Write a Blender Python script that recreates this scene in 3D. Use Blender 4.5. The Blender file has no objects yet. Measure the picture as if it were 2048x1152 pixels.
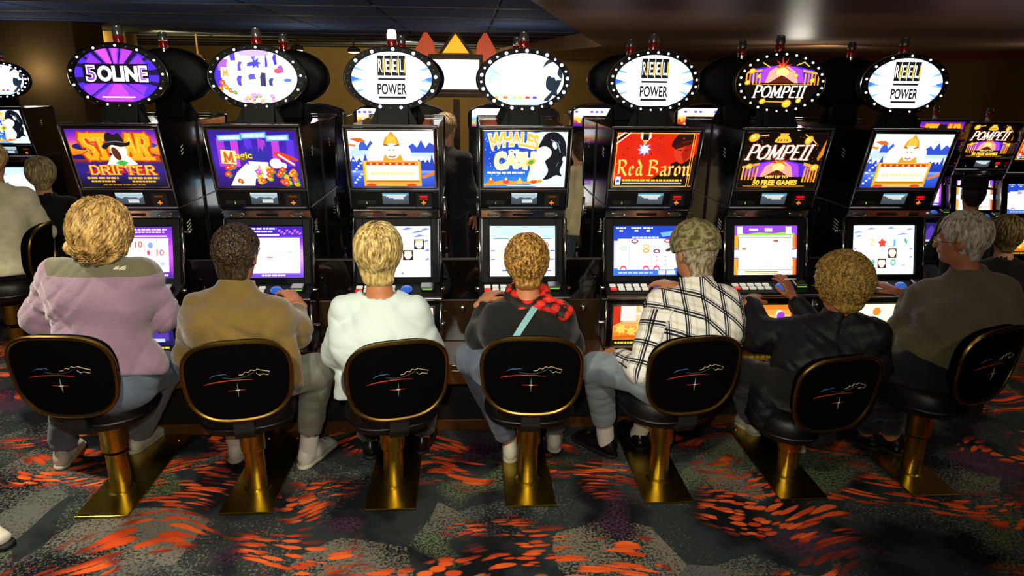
import bpy, bmesh, math, random
import numpy as np
from mathutils import Vector, Matrix
from mathutils.geometry import tessellate_polygon

scene = bpy.context.scene
col = scene.collection
random.seed(7)
rng = np.random.default_rng(7)

# ------------------------------------------------------------------ camera
FPX, PITCH, YAW, ROLL = 1400.0, 0.2930, 0.0618, 0.0109
CAM = np.array([-0.285685, -2.93029, 1.999115])
_fw = np.array([math.sin(YAW) * math.cos(PITCH), math.cos(YAW) * math.cos(PITCH), -math.sin(PITCH)])
_r = np.array([math.cos(YAW), -math.sin(YAW), 0.0])
_u = np.cross(_r, _fw)
_r2 = _r * math.cos(ROLL) + _u * math.sin(ROLL)
_u2 = _u * math.cos(ROLL) - _r * math.sin(ROLL)


def _ray(x, y):
    return _fw + _r2 * (x - 1024) / FPX - _u2 * (y - 576) / FPX


def at(x, y, Y):
    d = _ray(x, y)
    return CAM + d * (Y - CAM[1]) / d[1]


def atZ(x, y, Z):
    d = _ray(x, y)
    return CAM + d * (Z - CAM[2]) / d[2]


cam_data = bpy.data.cameras.new('camera')
cam_data.sensor_width = 36.0
cam_data.lens = 36.0 * FPX / 2048.0
cam_data.clip_end = 200
cam = bpy.data.objects.new('camera', cam_data)
col.objects.link(cam)
M3 = Matrix([[_r2[i], _u2[i], -_fw[i]] for i in range(3)])
cam.matrix_world = Matrix.Translation(Vector(CAM)) @ M3.to_4x4()
scene.camera = cam

# ------------------------------------------------------------------ world, lights, exposure
scene.view_settings.view_transform = 'Standard'
scene.view_settings.look = 'None'
scene.view_settings.gamma = 1.0
scene.view_settings.exposure = 0.0
scene.view_settings.use_curve_mapping = False
world = bpy.data.worlds.new('world')
scene.world = world
world.use_nodes = True
bg = world.node_tree.nodes['Background']
bg.inputs[0].default_value = (0.9, 0.8, 0.62, 1)
bg.inputs[1].default_value = 0.025


def spot(name, loc, target, power, color, size=1.2, blend=0.6, radius=0.08):
    l = bpy.data.lights.new(name, 'SPOT')
    l.energy = power
    l.color = color
    l.spot_size = size
    l.spot_blend = blend
    l.shadow_soft_size = radius
    o = bpy.data.objects.new(name, l)
    col.objects.link(o)
    o.location = loc
    o.rotation_euler = (Vector(target) - Vector(loc)).to_track_quat('-Z', 'Y').to_euler()
    return o


WARM = (1.0, 0.90, 0.70)
# ceiling downlights of the aisle where the photographer stands
spot('aisle_downlight', (-1.3, -1.7, 2.58), (-1.5, 0.3, 0.6), 190, WARM, 1.9, 0.7, 0.07)
spot('aisle_downlight', (0.1, -1.9, 2.38), (-0.2, 0.3, 0.6), 120, WARM, 1.6, 0.8, 0.07)
spot('aisle_downlight', (1.9, -1.9, 2.38), (2.0, 0.3, 0.6), 26, WARM, 1.6, 0.8, 0.07)
# the photographer's flash, a little above and left of the lens
spot('camera_flash', tuple(CAM + np.array([-0.10, 0.0, 0.14])), (-0.35, 0.5, 0.6), 115, (1.0, .95, .84), 1.75, 0.9, 0.03)
spot('aisle_downlight', (-3.2, 0.2, 2.58), (-2.9, 0.5, 0.0), 240, WARM, 1.5, 0.6, 0.08)
spot('aisle_downlight', (4.0, -0.2, 2.38), (3.6, 0.9, 0.0), 70, (1, .8, .55), 1.5, 0.7, 0.08)
spot('aisle_downlight', (-0.35, 3.0, 2.38), (-0.35, 2.6, 0.6), 60, WARM, 1.7, 0.7, 0.08)
spot('aisle_downlight', (2.6, 2.4, 2.38), (2.6, 2.6, 0.6), 25, WARM, 1.7, 0.7, 0.08)
spot('wall_washer', (-5.2, 9.0, 2.5), (-4.6, 12.0, 2.0), 120, (1, .72, .25), 1.8, 0.5, 0.08)
spot('wall_washer', (-1.5, 11.5, 2.5), (-1.5, 15.0, 1.6), 260, (1, .78, .42), 2.2, 0.6, 0.1)
spot('wall_washer', (4.2, 6.0, 2.25), (5.0, 10.0, 1.6), 45, (1, .78, .48), 2.2, 0.6, 0.1)



def point(name, loc, power, color, r=.15):
    l = bpy.data.lights.new(name, 'POINT')
    l.energy = power
    l.color = color
    l.shadow_soft_size = r
    o = bpy.data.objects.new(name, l)
    col.objects.link(o)
    o.location = loc


# added fill lights without fixtures, brightening the ceiling and far walls
for q in ((-6.0, 7.0, 2.0), (-2.6, 7.5, 2.05), (0.3, 6.6, 2.05), (3.6, 5.6, 2.0), (6.5, 5.0, 2.0), (-3.0, 3.6, 2.1), (-5.2, 4.6, 2.2)):
    point('fill_light', q, 8, (.95, .88, .75))

# ------------------------------------------------------------------ helpers


def lin(c):
    if isinstance(c, str):
        c = c.lstrip('#')
        if len(c) == 3:
            c = ''.join(q * 2 for q in c)
        c = tuple(int(c[i:i + 2], 16) / 255 for i in (0, 2, 4))
    return tuple((x / 12.92 if x <= 0.04045 else ((x + 0.055) / 1.055) ** 2.4) for x in c[:3])


def new_mat(name):
    m = bpy.data.materials.new(name)
    m.use_nodes = True
    nt = m.node_tree
    return m, nt, nt.nodes['Principled BSDF']


def mat(name, c, rough=0.5, metal=0.0, vary=0.12, scale=8.0, bump=0.0, bscale=120.0, coat=0.0, sheen=0.0, emit=None, es=0.0, aniso=None, spec=None):
    """procedural principled: colour broken by noise, optional fine relief"""
    m, nt, b = new_mat(name)
    c = lin(c)
    N, L = nt.nodes, nt.links
    tc = N.new('ShaderNodeTexCoord')
    no = N.new('ShaderNodeTexNoise')
    no.inputs['Scale'].default_value = scale
    no.inputs['Detail'].default_value = 4
    L.new(tc.outputs['Object'], no.inputs['Vector'])
    cr = N.new('ShaderNodeValToRGB')
    cr.color_ramp.elements[0].position = 0.3
    cr.color_ramp.elements[1].position = 0.7
    cr.color_ramp.elements[0].color = (*[x * (1 - vary) for x in c], 1)
    cr.color_ramp.elements[1].color = (*[min(1, x * (1 + vary)) for x in c], 1)
    L.new(no.outputs['Fac'], cr.inputs['Fac'])
    L.new(cr.outputs['Color'], b.inputs['Base Color'])
    b.inputs['Roughness'].default_value = rough
    b.inputs['Metallic'].default_value = metal
    b.inputs['Coat Weight'].default_value = coat
    b.inputs['Sheen Weight'].default_value = sheen
    if spec is not None:
        b.inputs['Specular IOR Level'].default_value = spec
    if aniso:
        b.inputs['Anisotropic'].default_value = aniso
    if bump:
        n2 = N.new('ShaderNodeTexNoise')
        n2.inputs['Scale'].default_value = bscale
        n2.inputs['Detail'].default_value = 3
        L.new(tc.outputs['Object'], n2.inputs['Vector'])
        bp = N.new('ShaderNodeBump')
        bp.inputs['Strength'].default_value = bump
        bp.inputs['Distance'].default_value = 0.01
        L.new(n2.outputs['Fac'], bp.inputs['Height'])
        L.new(bp.outputs['Normal'], b.inputs['Normal'])
    if emit:
        b.inputs['Emission Color'].default_value = (*lin(emit), 1)
        b.inputs['Emission Strength'].default_value = es
    return m


def obj(name, me, m=None, parent=None, loc=(0, 0, 0), rot=(0, 0, 0)):
    o = bpy.data.objects.new(name, me)
    col.objects.link(o)
    o.location = loc
    o.rotation_euler = rot
    if parent is not None:
        o.parent = parent
    if m is not None and me is not None and len(me.materials) == 0:
        me.materials.append(m)
    return o


def tag(o, label=None, cat=None, group=None, kind=None):
    if label:
        o['label'] = label
    if cat:
        o['category'] = cat
    if group:
        o['group'] = group
    if kind:
        o['kind'] = kind
    return o


def empty(name, loc, label=None, cat=None, group=None, rz=0):
    o = bpy.data.objects.new(name, None)
    o.empty_display_size = 0.05
    col.objects.link(o)
    o.location = loc
    o.rotation_euler = (0, 0, rz)
    return tag(o, label, cat, group)


class MB:
    """collects polygons of ONE part"""

    def __init__(s):
        s.v, s.f = [], []

    def add(s, vs, fs):
        n = len(s.v)
        s.v += [tuple(map(float, p)) for p in vs]
        s.f += [tuple(i + n for i in f) for f in fs]
        return s

    def box(s, x0, x1, y0, y1, z0, z1):
        vs = [(x, y, z) for z in (z0, z1) for y in (y0, y1) for x in (x0, x1)]
        return s.add(vs, [(0, 2, 3, 1), (4, 5, 7, 6), (0, 1, 5, 4), (2, 6, 7, 3), (0, 4, 6, 2), (1, 3, 7, 5)])

    def prism(s, prof, x0, x1):
        """profile in (y,z), extruded along x"""
        n = len(prof)
        vs = [(x0, p[0], p[1]) for p in prof] + [(x1, p[0], p[1]) for p in prof]
        fs = [tuple(range(n)), tuple(range(2 * n - 1, n - 1, -1))]
        fs += [(i, i + n, (i + 1) % n + n, (i + 1) % n) for i in range(n)]
        return s.add(vs, fs)

    def plan(s, poly, z0, z1):
        n = len(poly)
        vs = [(p[0], p[1], z0) for p in poly] + [(p[0], p[1], z1) for p in poly]
        fs = [tuple(range(n - 1, -1, -1)), tuple(range(n, 2 * n))]
        fs += [(i, (i + 1) % n, (i + 1) % n + n, i + n) for i in range(n)]
        return s.add(vs, fs)

    def slab(s, poly, o, ax, ay, an, t):
        """2D polygon laid on a plane (o, ax, ay) with thickness t along an"""
        o, ax, ay, an = map(np.asarray, (o, ax, ay, an))
        n = len(poly)
        a = [o + ax * p[0] + ay * p[1] for p in poly]
        vs = a + [q + an * t for q in a]
        fs = [tuple(range(n - 1, -1, -1)), tuple(range(n, 2 * n))]
        fs += [(i, (i + 1) % n, (i + 1) % n + n, i + n) for i in range(n)]
        return s.add(vs, fs)

    def tube(s, path, r, n=8, closed=False, cap=True, flat=1.0):
        path = [np.array(p, float) for p in path]
        m = len(path)
        rr = r if hasattr(r, '__len__') else [r] * m
        vs, fs = [], []
        up = None
        for i in range(m):
            if closed:
                t = path[(i + 1) % m] - path[i - 1]
            else:
                t = path[min(i + 1, m - 1)] - path[max(i - 1, 0)]
            t = t / (np.linalg.norm(t) + 1e-9)
            if up is None:
                up = np.array([0, 0, 1.0]) if abs(t[2]) < 0.9 else np.array([1.0, 0, 0])
            a = np.cross(t, up)
            a /= np.linalg.norm(a) + 1e-9
            up = np.cross(a, t)
            for k in range(n):
                q = 2 * math.pi * k / n
                vs.append(path[i] + rr[i] * (math.cos(q) * a + math.sin(q) * up * flat))
        for i in range(m if closed else m - 1):
            j = (i + 1) % m
            for k in range(n):
                k2 = (k + 1) % n
                fs.append((i * n + k, i * n + k2, j * n + k2, j * n + k))
        if cap and not closed:
            fs.append(tuple(range(n - 1, -1, -1)))
            fs.append(tuple((m - 1) * n + k for k in range(n)))
        return s.add(vs, fs)

    def lathe(s, prof, n=20, axis='z', c=(0, 0, 0), sx=1, sy=1):
        """prof: list of (r, h) revolved"""
        vs, fs = [], []
        for r, h in prof:
            for k in range(n):
                q = 2 * math.pi * k / n
                a, b = r * math.cos(q) * sx, r * math.sin(q) * sy
                if axis == 'z':
                    p = (a, b, h)
                elif axis == 'y':
                    p = (a, h, b)
                else:
                    p = (h, a, b)
                vs.append((p[0] + c[0], p[1] + c[1], p[2] + c[2]))
        m = len(prof)
        for i in range(m - 1):
            for k in range(n):
                k2 = (k + 1) % n
                q = (i * n + k, i * n + k2, (i + 1) * n + k2, (i + 1) * n + k)
                fs.append(q if axis != 'y' else q[::-1])
        fs.append(tuple(range(n - 1, -1, -1)))
        fs.append(tuple((m - 1) * n + k for k in range(n)))
        return s.add(vs, fs)

    def mesh(s, name, smooth=False, bevel=0.0, seg=2):
        me = bpy.data.meshes.new(name)
        me.from_pydata(s.v, [], s.f)
        bm = bmesh.new()
        bm.from_mesh(me)
        bmesh.ops.recalc_face_normals(bm, faces=bm.faces)
        if bevel:
            es = [e for e in bm.edges if len(e.link_faces) == 2 and e.calc_face_angle(0) > 0.5]
            bmesh.ops.bevel(bm, geom=es, offset=bevel, segments=seg, affect='EDGES', profile=0.5, clamp_overlap=True)
        if smooth:
            for f in bm.faces:
                f.smooth = len(f.verts) <= 4
            for e in bm.edges:
                if len(e.link_faces) == 2 and e.calc_face_angle(0) > 0.7:
                    e.smooth = False
        bm.to_mesh(me)
        bm.free()
        return me

    def build(s, name, m, parent=None, loc=(0, 0, 0), smooth=False, bevel=0.0, rot=(0, 0, 0)):
        return obj(name, s.mesh(name, smooth, bevel), m, parent, loc, rot)


# ------------------------------------------------------------------ flat print: Art = coloured polygons lying on a screen
_tcache = {}


def text_tris(txt, offset=0.0, shear=0.0):
    key = (txt, offset, shear)
    if key in _tcache:
        return _tcache[key]
    cu = bpy.data.curves.new('t', 'FONT')
    cu.body = txt
    cu.offset = offset
    cu.shear = shear
    cu.resolution_u = 3
    cu.fill_mode = 'FRONT'
    o = bpy.data.objects.new('t', cu)
    col.objects.link(o)
    bpy.context.view_layer.update()
    ev = o.evaluated_get(bpy.context.evaluated_depsgraph_get())
    me = ev.to_mesh()
    me.calc_loop_triangles()
    v = np.array([p.co[:2] for p in me.vertices])
    t = np.array([lt.vertices[:] for lt in me.loop_triangles])
    ev.to_mesh_clear()
    bpy.data.objects.remove(o)
    bpy.data.curves.remove(cu)
    v = v - v.min(0)
    sz = v.max(0)
    _tcache[key] = (v / sz, t, sz[0] / sz[1])
    return _tcache[key]


class Art:
    def __init__(s, A, ellipse=False):
        s.A = A
        s.v, s.t, s.c = [], [], []
        s.z = 0
        if ellipse:
            s.clip = [(A / 2 + A / 2 * math.cos(q), 0.5 + 0.5 * math.sin(q)) for q in np.linspace(0, 2 * math.pi, 49)[:-1]]
        else:
            s.clip = [(0, 0), (A, 0), (A, 1), (0, 1)]
        s.cx = A / 2

    def _clip(s, poly):
        C = s.clip
        for i in range(len(C)):
            if not poly:
                return poly
            ax, ay = C[i]
            bx, by = C[(i + 1) % len(C)]
            dx, dy = bx - ax, by - ay
            out = []
            sd = [dx * (p[1] - ay) - dy * (p[0] - ax) for p in poly]
            if min(sd) >= 0:
                continue
            for j in range(len(poly)):
                p, q = poly[j - 1], poly[j]
                sp, sq = sd[j - 1], sd[j]
                if (sp >= 0) != (sq >= 0):
                    k = sp / (sp - sq)
                    out.append((p[0] + (q[0] - p[0]) * k, p[1] + (q[1] - p[1]) * k))
                if sq >= 0:
                    out.append(q)
            poly = out
        return poly

    def _face(s, pts, c):
        n = len(s.v)
        s.v += [(p[0], p[1], s.z) for p in pts]
        s.t.append(tuple(range(n, n + len(pts))))
        s.c.append(c)

    def up(s):
        s.z += 1
        return s

    def poly(s, pts, c, lift=True):
        c = lin(c)
        if lift:
            s.z += 1
        pts = [tuple(map(float, p)) for p in pts]
        tr = tessellate_polygon([[Vector((p[0], p[1], 0)) for p in pts]])
        for t in tr:
            q = [pts[i] for i in t]
            ar = (q[1][0] - q[0][0]) * (q[2][1] - q[0][1]) - (q[1][1] - q[0][1]) * (q[2][0] - q[0][0])
            if ar < 0:
                q = q[::-1]
            q = s._clip(q)
            if len(q) >= 3:
                s._face(q, c)
        return s

    def blob(s, pts, c, n=5):
        """closed smooth outline through the points"""
        P = np.array(pts, float)
        m = len(P)
        out = []
        for i in range(m):
            p0, p1, p2, p3 = P[i - 1], P[i], P[(i + 1) % m], P[(i + 2) % m]
            for k in range(n):
                t = k / n
                out.append(.5 * ((2 * p1) + (p2 - p0) * t + (2 * p0 - 5 * p1 + 4 * p2 - p3) * t * t + (3 * p1 - p0 - 3 * p2 + p3) * t ** 3))
        return s.poly(out, c)

    def rect(s, x0, y0, x1, y1, c, lift=True):
        return s.poly([(x0, y0), (x1, y0), (x1, y1), (x0, y1)], c, lift)

    def grad(s, y0, y1, stops, n=18, x0=0, x1=None):
        x1 = s.A if x1 is None else x1
        s.z += 1
        for i in range(n):
            f = (i + 0.5) / n
            k = f * (len(stops) - 1)
            a = min(int(k), len(stops) - 2)
            ca, cb = [tuple(int(q.lstrip('#')[j:j + 2], 16) / 255 for j in (0, 2, 4)) for q in stops[a:a + 2]]
            cc = tuple(p + (q - p) * (k - a) for p, q in zip(ca, cb))
            s.rect(x0, y0 + (y1 - y0) * i / n, x1, y0 + (y1 - y0) * (i + 1) / n, cc, lift=False)
        return s

    def ell(s, x, y, rx, ry, c, n=22, rot=0, lift=True):
        cr, sr = math.cos(rot), math.sin(rot)
        P = []
        for k in range(n):
            q = 2 * math.pi * k / n
            a, b = rx * math.cos(q), ry * math.sin(q)
            P.append((x + a * cr - b * sr, y + a * sr + b * cr))
        return s.poly(P, c, lift)

    def star(s, x, y, r0, r1, n, c, rot=0):
        return s.poly([(x + (r1 if k % 2 else r0) * math.cos(rot + math.pi * k / n), y + (r1 if k % 2 else r0) * math.sin(rot + math.pi * k / n)) for k in range(2 * n)], c)

    def rays(s, x, y, R, n, c, frac=0.5, r0=0.0, jitter=0.0, seed=1):
        s.z += 1
        rd = random.Random(seed)
        for k in range(n):
            q = 2 * math.pi * k / n + rd.uniform(-jitter, jitter)
            w = math.pi / n * frac * (1 + rd.uniform(-jitter, jitter) * 2)
            rr = R * (1 + rd.uniform(-jitter, jitter))
            s.poly([(x + r0 * math.cos(q), y + r0 * math.sin(q)), (x + rr * math.cos(q - w), y + rr * math.sin(q - w)), (x + rr * math.cos(q + w), y + rr * math.sin(q + w))], c, lift=False)
        return s

    def line(s, pts, w, c):
        s.z += 1
        for a, b in zip(pts[:-1], pts[1:]):
            d = np.array(b, float) - a
            n = np.array([-d[1], d[0]]) / (np.linalg.norm(d) + 1e-9) * w / 2
            e = d / (np.linalg.norm(d) + 1e-9) * w * 0.25
            a2, b2 = np.array(a) - e, np.array(b) + e
            s.poly([a2 - n, b2 - n, b2 + n, a2 + n], c, lift=False)
        return s

    def nib(s, pts, c, ang=0.75, w=0.05):
        """broad-nib pen stroke"""
        d = np.array([math.cos(ang), math.sin(ang)]) * w / 2
        for a, b in zip(pts[:-1], pts[1:]):
            a, b = np.array(a, float), np.array(b, float)
            s.poly([a - d, b - d, b + d, a + d], c, lift=False)
        return s

    def frame(s, x0, y0, x1, y1, w, c):
        return s.line([(x0, y0), (x1, y0), (x1, y1), (x0, y1), (x0, y0)], w, c)

    def text(s, txt, x, y, w, h, c, bold=0.0, shear=0.0, arc=0.0, fan=0.0, rot=0.0):
        """text fitted to the box centred on x,y; arc bends it, fan makes the ends taller"""
        v, t, _ = text_tris(txt, bold, shear)
        s.z += 1
        c = lin(c)
        px = (v[:, 0] - 0.5)
        py = (v[:, 1] - 0.5) * (1 + fan * (2 * px) ** 2)
        X = px * w
        Y = py * h + arc * (1 - (2 * px) ** 2)
        cr, sr = math.cos(rot), math.sin(rot)
        X, Y = X * cr - Y * sr + x, X * sr + Y * cr + y
        n = len(s.v)
        s.v += [(a, b, s.z) for a, b in zip(X, Y)]
        s.t += [tuple(int(i) + n for i in q) for q in t]
        s.c += [c] * len(t)
        return s

    def otext(s, txt, x, y, w, h, c, oc, bold=0.0, o=0.05, **k):
        """outlined text"""
        s.text(txt, x, y, w + o * h, h * (1 + o), oc, bold + 0.045, **k)
        return s.text(txt, x, y, w, h, c, bold, **k)

    def serif(s, txt, x, y, w, h, c, oc=None, shear=0.0, sw=0.16, fan=0.0):
        """slab-serif capitals drawn with strokes"""
        G = {'P': [1.0, [((.2, 0), (.2, 1)), ((.2, 1), (.65, 1), (.85, .9), (.85, .6), (.65, .48), (.2, .48))], [(.2, 0)]],
             'O': [1.15, [((.5, 1), (.2, .88), (.08, .5), (.2, .12), (.5, 0), (.8, .12), (.92, .5), (.8, .88), (.5, 1))], []],
             'M': [1.35, [((.15, 0), (.18, 1)), ((.18, 1), (.5, .15), (.82, 1)), ((.82, 1), (.85, 0))], [(.15, 0), (.85, 0)]],
             'E': [0.9, [((.2, 0), (.2, 1)), ((.2, 1), (.85, 1)), ((.2, .52), (.7, .52)), ((.2, 0), (.85, 0))], []],
             'I': [0.55, [((.5, 0), (.5, 1))], [(.5, 0), (.5, 1)]],
             'D': [1.05, [((.2, 0), (.2, 1)), ((.2, 1), (.6, 1), (.88, .8), (.88, .2), (.6, 0), (.2, 0))], []],
             'R': [1.05, [((.2, 0), (.2, 1)), ((.2, 1), (.65, 1), (.85, .88), (.85, .62), (.65, .5), (.2, .5)), ((.55, .5), (.88, 0))], [(.2, 0), (.9, 0)]],
             'F': [0.9, [((.2, 0), (.2, 1)), ((.2, 1), (.85, 1)), ((.2, .52), (.7, .52))], [(.2, 0)]],
             'T': [1.0, [((.5, 0), (.5, 1)), ((.1, 1), (.9, 1)), ((.1, 1), (.1, .8)), ((.9, 1), (.9, .8))], [(.5, 0)]],
             'S': [0.95, [((.88, .82), (.7, 1), (.3, 1), (.12, .8), (.25, .58), (.75, .42), (.88, .2), (.7, 0), (.3, 0), (.12, .18))], []],
             'A': [1.1, [((.12, 0), (.5, 1), (.88, 0)), ((.28, .36), (.72, .36))], [(.12, 0), (.88, 0)]]}
        tot = sum(G[ch][0] for ch in txt)
        for pas in ((0, oc, 1.7), (1, c, 1.0)):
            if pas[1] is None:
                continue
            s.z += 1
            x0 = x - w / 2
            for ch in txt:
                wd, strokes, feet = G[ch]
                cw = wd / tot * w

                def tr(p):
                    q = (x0 + p[0] * cw - x) / (w / 2)
                    yy = (p[1] - 0.5) * h * (1 + fan * q * q)
                    return (x0 + p[0] * cw + shear * yy, y + yy)
                for st in strokes:
                    P = [tr(p) for p in st]
                    for a, b in zip(P[:-1], P[1:]):
                        d = np.array(b) - a
                        n = np.array([-d[1], d[0]]) / (np.linalg.norm(d) + 1e-9)
                        ww = h * sw * pas[2] * (0.62 + 0.38 * abs(n[0]))
                        n = n * ww / 2
                        e = d / (np.linalg.norm(d) + 1e-9) * ww * 0.3
                        a2, b2 = np.array(a) - e, np.array(b) + e
                        s.poly([a2 - n, b2 - n, b2 + n, a2 + n], pas[1], lift=False)
                for ft in feet:
                    p = tr(ft)
                    k = h * sw * pas[2]
                    s.poly([(p[0] - k, p[1] - k * .3), (p[0] + k, p[1] - k * .3), (p[0] + k, p[1] + k * .3), (p[0] - k, p[1] + k * .3)], pas[1], lift=False)
                x0 += cw
        return s

    def mesh(s, name, o, ax, an, H, back=0.0):
        """o: lower-left corner, ax: right unit, ay up unit derived, an: normal; H: height in metres"""
        o, ax, an = map(lambda q: np.asarray(q, float), (o, ax, an))
        ay = np.cross(an, ax)
        v = np.array(s.v)
        P = o + (v[:, :1] * ax + v[:, 1:2] * ay) * H + an * (v[:, 2:] * 0.00010)
        me = bpy.data.meshes.new(name)
        me.from_pydata([tuple(p) for p in P], [], s.t)
        ca = me.color_attributes.new('Col', 'FLOAT_COLOR', 'CORNER')
        arr = []
        for t, c in zip(s.t, s.c):
            arr += [c[0], c[1], c[2], 1.0] * len(t)
        ca.data.foreach_set('color', np.array(arr, np.float32))
        return me


def screen_mat(name, strength, rough=0.12):
    m, nt, b = new_mat(name)
    at_ = nt.nodes.new('ShaderNodeAttribute')
    at_.attribute_name = 'Col'
    b.inputs['Base Color'].default_value = (0.01, 0.01, 0.01, 1)
    b.inputs['Roughness'].default_value = rough
    nt.links.new(at_.outputs['Color'], b.inputs['Emission Color'])
    b.inputs['Emission Strength'].default_value = strength
    return m


S_TOP = screen_mat('backlit_glass', 1.25)
S_OVAL = screen_mat('backlit_oval', 1.5)
S_MON = screen_mat('monitor_glow', 1.5)
S_LCD = screen_mat('lcd_glow', 0.8)
S_BELLY = screen_mat('belly_glow', 1.1)

# ------------------------------------------------------------------ materials
def carpet_material():
    m, nt, b = new_mat('patterned_carpet')
    N, L = nt.nodes, nt.links

    def node(t, **k):
        n = N.new(t)
        for a, v in k.items():
            if a in n.inputs:
                n.inputs[a].default_value = v
            else:
                setattr(n, a, v)
        return n

    def ramp(fac, stops, interp='LINEAR'):
        r = N.new('ShaderNodeValToRGB')
        r.color_ramp.interpolation = interp
        e = r.color_ramp.elements
        while len(e) < len(stops):
            e.new(0.5)
        for i, (p, c) in enumerate(stops):
            e[i].position = p
            e[i].color = c if len(c) == 4 else (*c, 1)
        L.new(fac, r.inputs['Fac'])
        return r.outputs['Color']

    def mix(f, a, c):
        x = N.new('ShaderNodeMix')
        x.data_type = 'RGBA'
        L.new(f, x.inputs[0])
        for s_, q in ((6, a), (7, c)):
            if isinstance(q, tuple):
                x.inputs[s_].default_value = (*q, 1)
            else:
                L.new(q, x.inputs[s_])
        return x.outputs[2]

    def mul(a, c):
        x = N.new('ShaderNodeMath')
        x.operation = 'MULTIPLY'
        L.new(a, x.inputs[0])
        L.new(c, x.inputs[1])
        return x.outputs[0]
    tc = node('ShaderNodeTexCoord')
    P = tc.outputs['Object']
    # swirling flow
    n0 = node('ShaderNodeTexNoise', Scale=1.15, Detail=1.0)
    L.new(P, n0.inputs['Vector'])
    sub = node('ShaderNodeVectorMath', operation='SUBTRACT')
    L.new(n0.outputs['Color'], sub.inputs[0])
    sub.inputs[1].default_value = (0.5, 0.5, 0.5)
    sc = node('ShaderNodeVectorMath', operation='SCALE')
    L.new(sub.outputs[0], sc.inputs[0])
    sc.inputs['Scale'].default_value = 0.85
    add = node('ShaderNodeVectorMath', operation='ADD')
    L.new(P, add.inputs[0])
    L.new(sc.outputs[0], add.inputs[1])
    mp = node('ShaderNodeMapping')
    mp.inputs['Rotation'].default_value = (0, 0, 0.25)
    mp.inputs['Scale'].default_value = (8.5, 36.0, 1)
    L.new(add.outputs[0], mp.inputs['Vector'])
    vo = node('ShaderNodeTexVoronoi', Scale=1.0, Randomness=0.9)
    vo.feature = 'F1'
    L.new(mp.outputs[0], vo.inputs['Vector'])
    stroke = ramp(vo.outputs['Distance'], [(0.42, (1, 1, 1)), (0.54, (0, 0, 0))])
    cell = N.new('ShaderNodeSeparateColor')
    L.new(vo.outputs['Color'], cell.inputs[0])
    keep = ramp(cell.outputs[0], [(0.12, (0, 0, 0)), (0.16, (1, 1, 1))])
    nz = node('ShaderNodeTexNoise', Scale=2.1, Detail=2.0, Roughness=0.45)
    mz = node('ShaderNodeMapping')
    mz.inputs['Location'].default_value = (3.1, 1.7, 0)
    mz.inputs['Scale'].default_value = (0.8, 1.25, 1)
    L.new(P, mz.inputs['Vector'])
    L.new(mz.outputs[0], nz.inputs['Vector'])
    zone = ramp(nz.outputs['Fac'], [(0.515, (0, 0, 0)), (0.56, (1, 1, 1))])
    zone2 = ramp(nz.outputs['Fac'], [(0.47, (0, 0, 0)), (0.515, (1, 1, 1))])
    fac = mul(mul(stroke, keep), zone)
    fac2 = mul(mul(stroke, keep), zone2)
    # base: charcoal, slate and speckled stone patches
    ns = node('ShaderNodeTexNoise', Scale=2.6, Detail=3.0)
    ms = node('ShaderNodeMapping')
    ms.inputs['Location'].default_value = (9.3, 4.2, 0)
    ms.inputs['Rotation'].default_value = (0, 0, 0.8)
    L.new(P, ms.inputs['Vector'])
    L.new(ms.outputs[0], ns.inputs['Vector'])
    nf = node('ShaderNodeTexNoise', Scale=75.0, Detail=4.0, Roughness=0.75)
    L.new(P, nf.inputs['Vector'])
    speck = ramp(nf.outputs['Fac'], [(0.46, (0, 0, 0)), (0.54, (1, 1, 1))])
    vp = node('ShaderNodeTexVoronoi', Scale=2.6, Randomness=1.0)
    wob = node('ShaderNodeVectorMath', operation='SCALE')
    L.new(sub.outputs[0], wob.inputs[0])
    wob.inputs['Scale'].default_value = 0.5
    wad = node('ShaderNodeVectorMath', operation='ADD')
    L.new(P, wad.inputs[0])
    L.new(wob.outputs[0], wad.inputs[1])
    L.new(wad.outputs[0], vp.inputs['Vector'])
    vc = N.new('ShaderNodeSeparateColor')
    L.new(vp.outputs['Color'], vc.inputs[0])

    def madd(a_, k_, b_):
        x = N.new('ShaderNodeMath')
        x.operation = 'MULTIPLY_ADD'
        L.new(a_, x.inputs[0])
        x.inputs[1].default_value = k_
        if isinstance(b_, float):
            x.inputs[2].default_value = b_
        else:
            L.new(b_, x.inputs[2])
        return x.outputs[0]
    dens = madd(vc.outputs[0], 0.30, madd(ns.outputs['Fac'], 0.5, -0.79))
    stip = ramp(madd(nf.outputs['Fac'], 1.0, madd(dens, 1.0, 0.27)), [(0.46, (0, 0, 0)), (0.53, (1, 1, 1))])
    slate = ramp(ns.outputs['Fac'], [(0.40, (0, 0, 0)), (0.52, (1, 1, 1))])
    base = mix(slate, (0.006, 0.007, 0.009), (0.026, 0.034, 0.035))
    stone = mix(vc.outputs[1], (0.11, 0.115, 0.11), (0.19, 0.17, 0.125))
    base = mix(stip, base, stone)
    ng = node('ShaderNodeTexNoise', Scale=1.7, Detail=1.0)
    mg = node('ShaderNodeMapping')
    mg.inputs['Location'].default_value = (-5.3, 8.2, 0)
    L.new(P, mg.inputs['Vector'])
    L.new(mg.outputs[0], ng.inputs['Vector'])
    green = ramp(ng.outputs['Fac'], [(0.60, (0, 0, 0)), (0.64, (1, 1, 1))])
    base = mix(mul(green, speck), base, (0.13, 0.17, 0.08))
    purple = ramp(ng.outputs['Fac'], [(0.33, (1, 1, 1)), (0.38, (0, 0, 0))])
    base = mix(mul(purple, speck), base, (0.085, 0.03, 0.075))
    c1 = mix(fac2, base, (0.20, 0.025, 0.015))
    red = mix(cell.outputs[1], (0.62, 0.055, 0.012), (0.95, 0.16, 0.03))
    c2 = mix(fac, c1, red)
    pile = mix(nf.outputs['Fac'], (0.55, 0.55, 0.55), (1.3, 1.3, 1.3))
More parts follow.
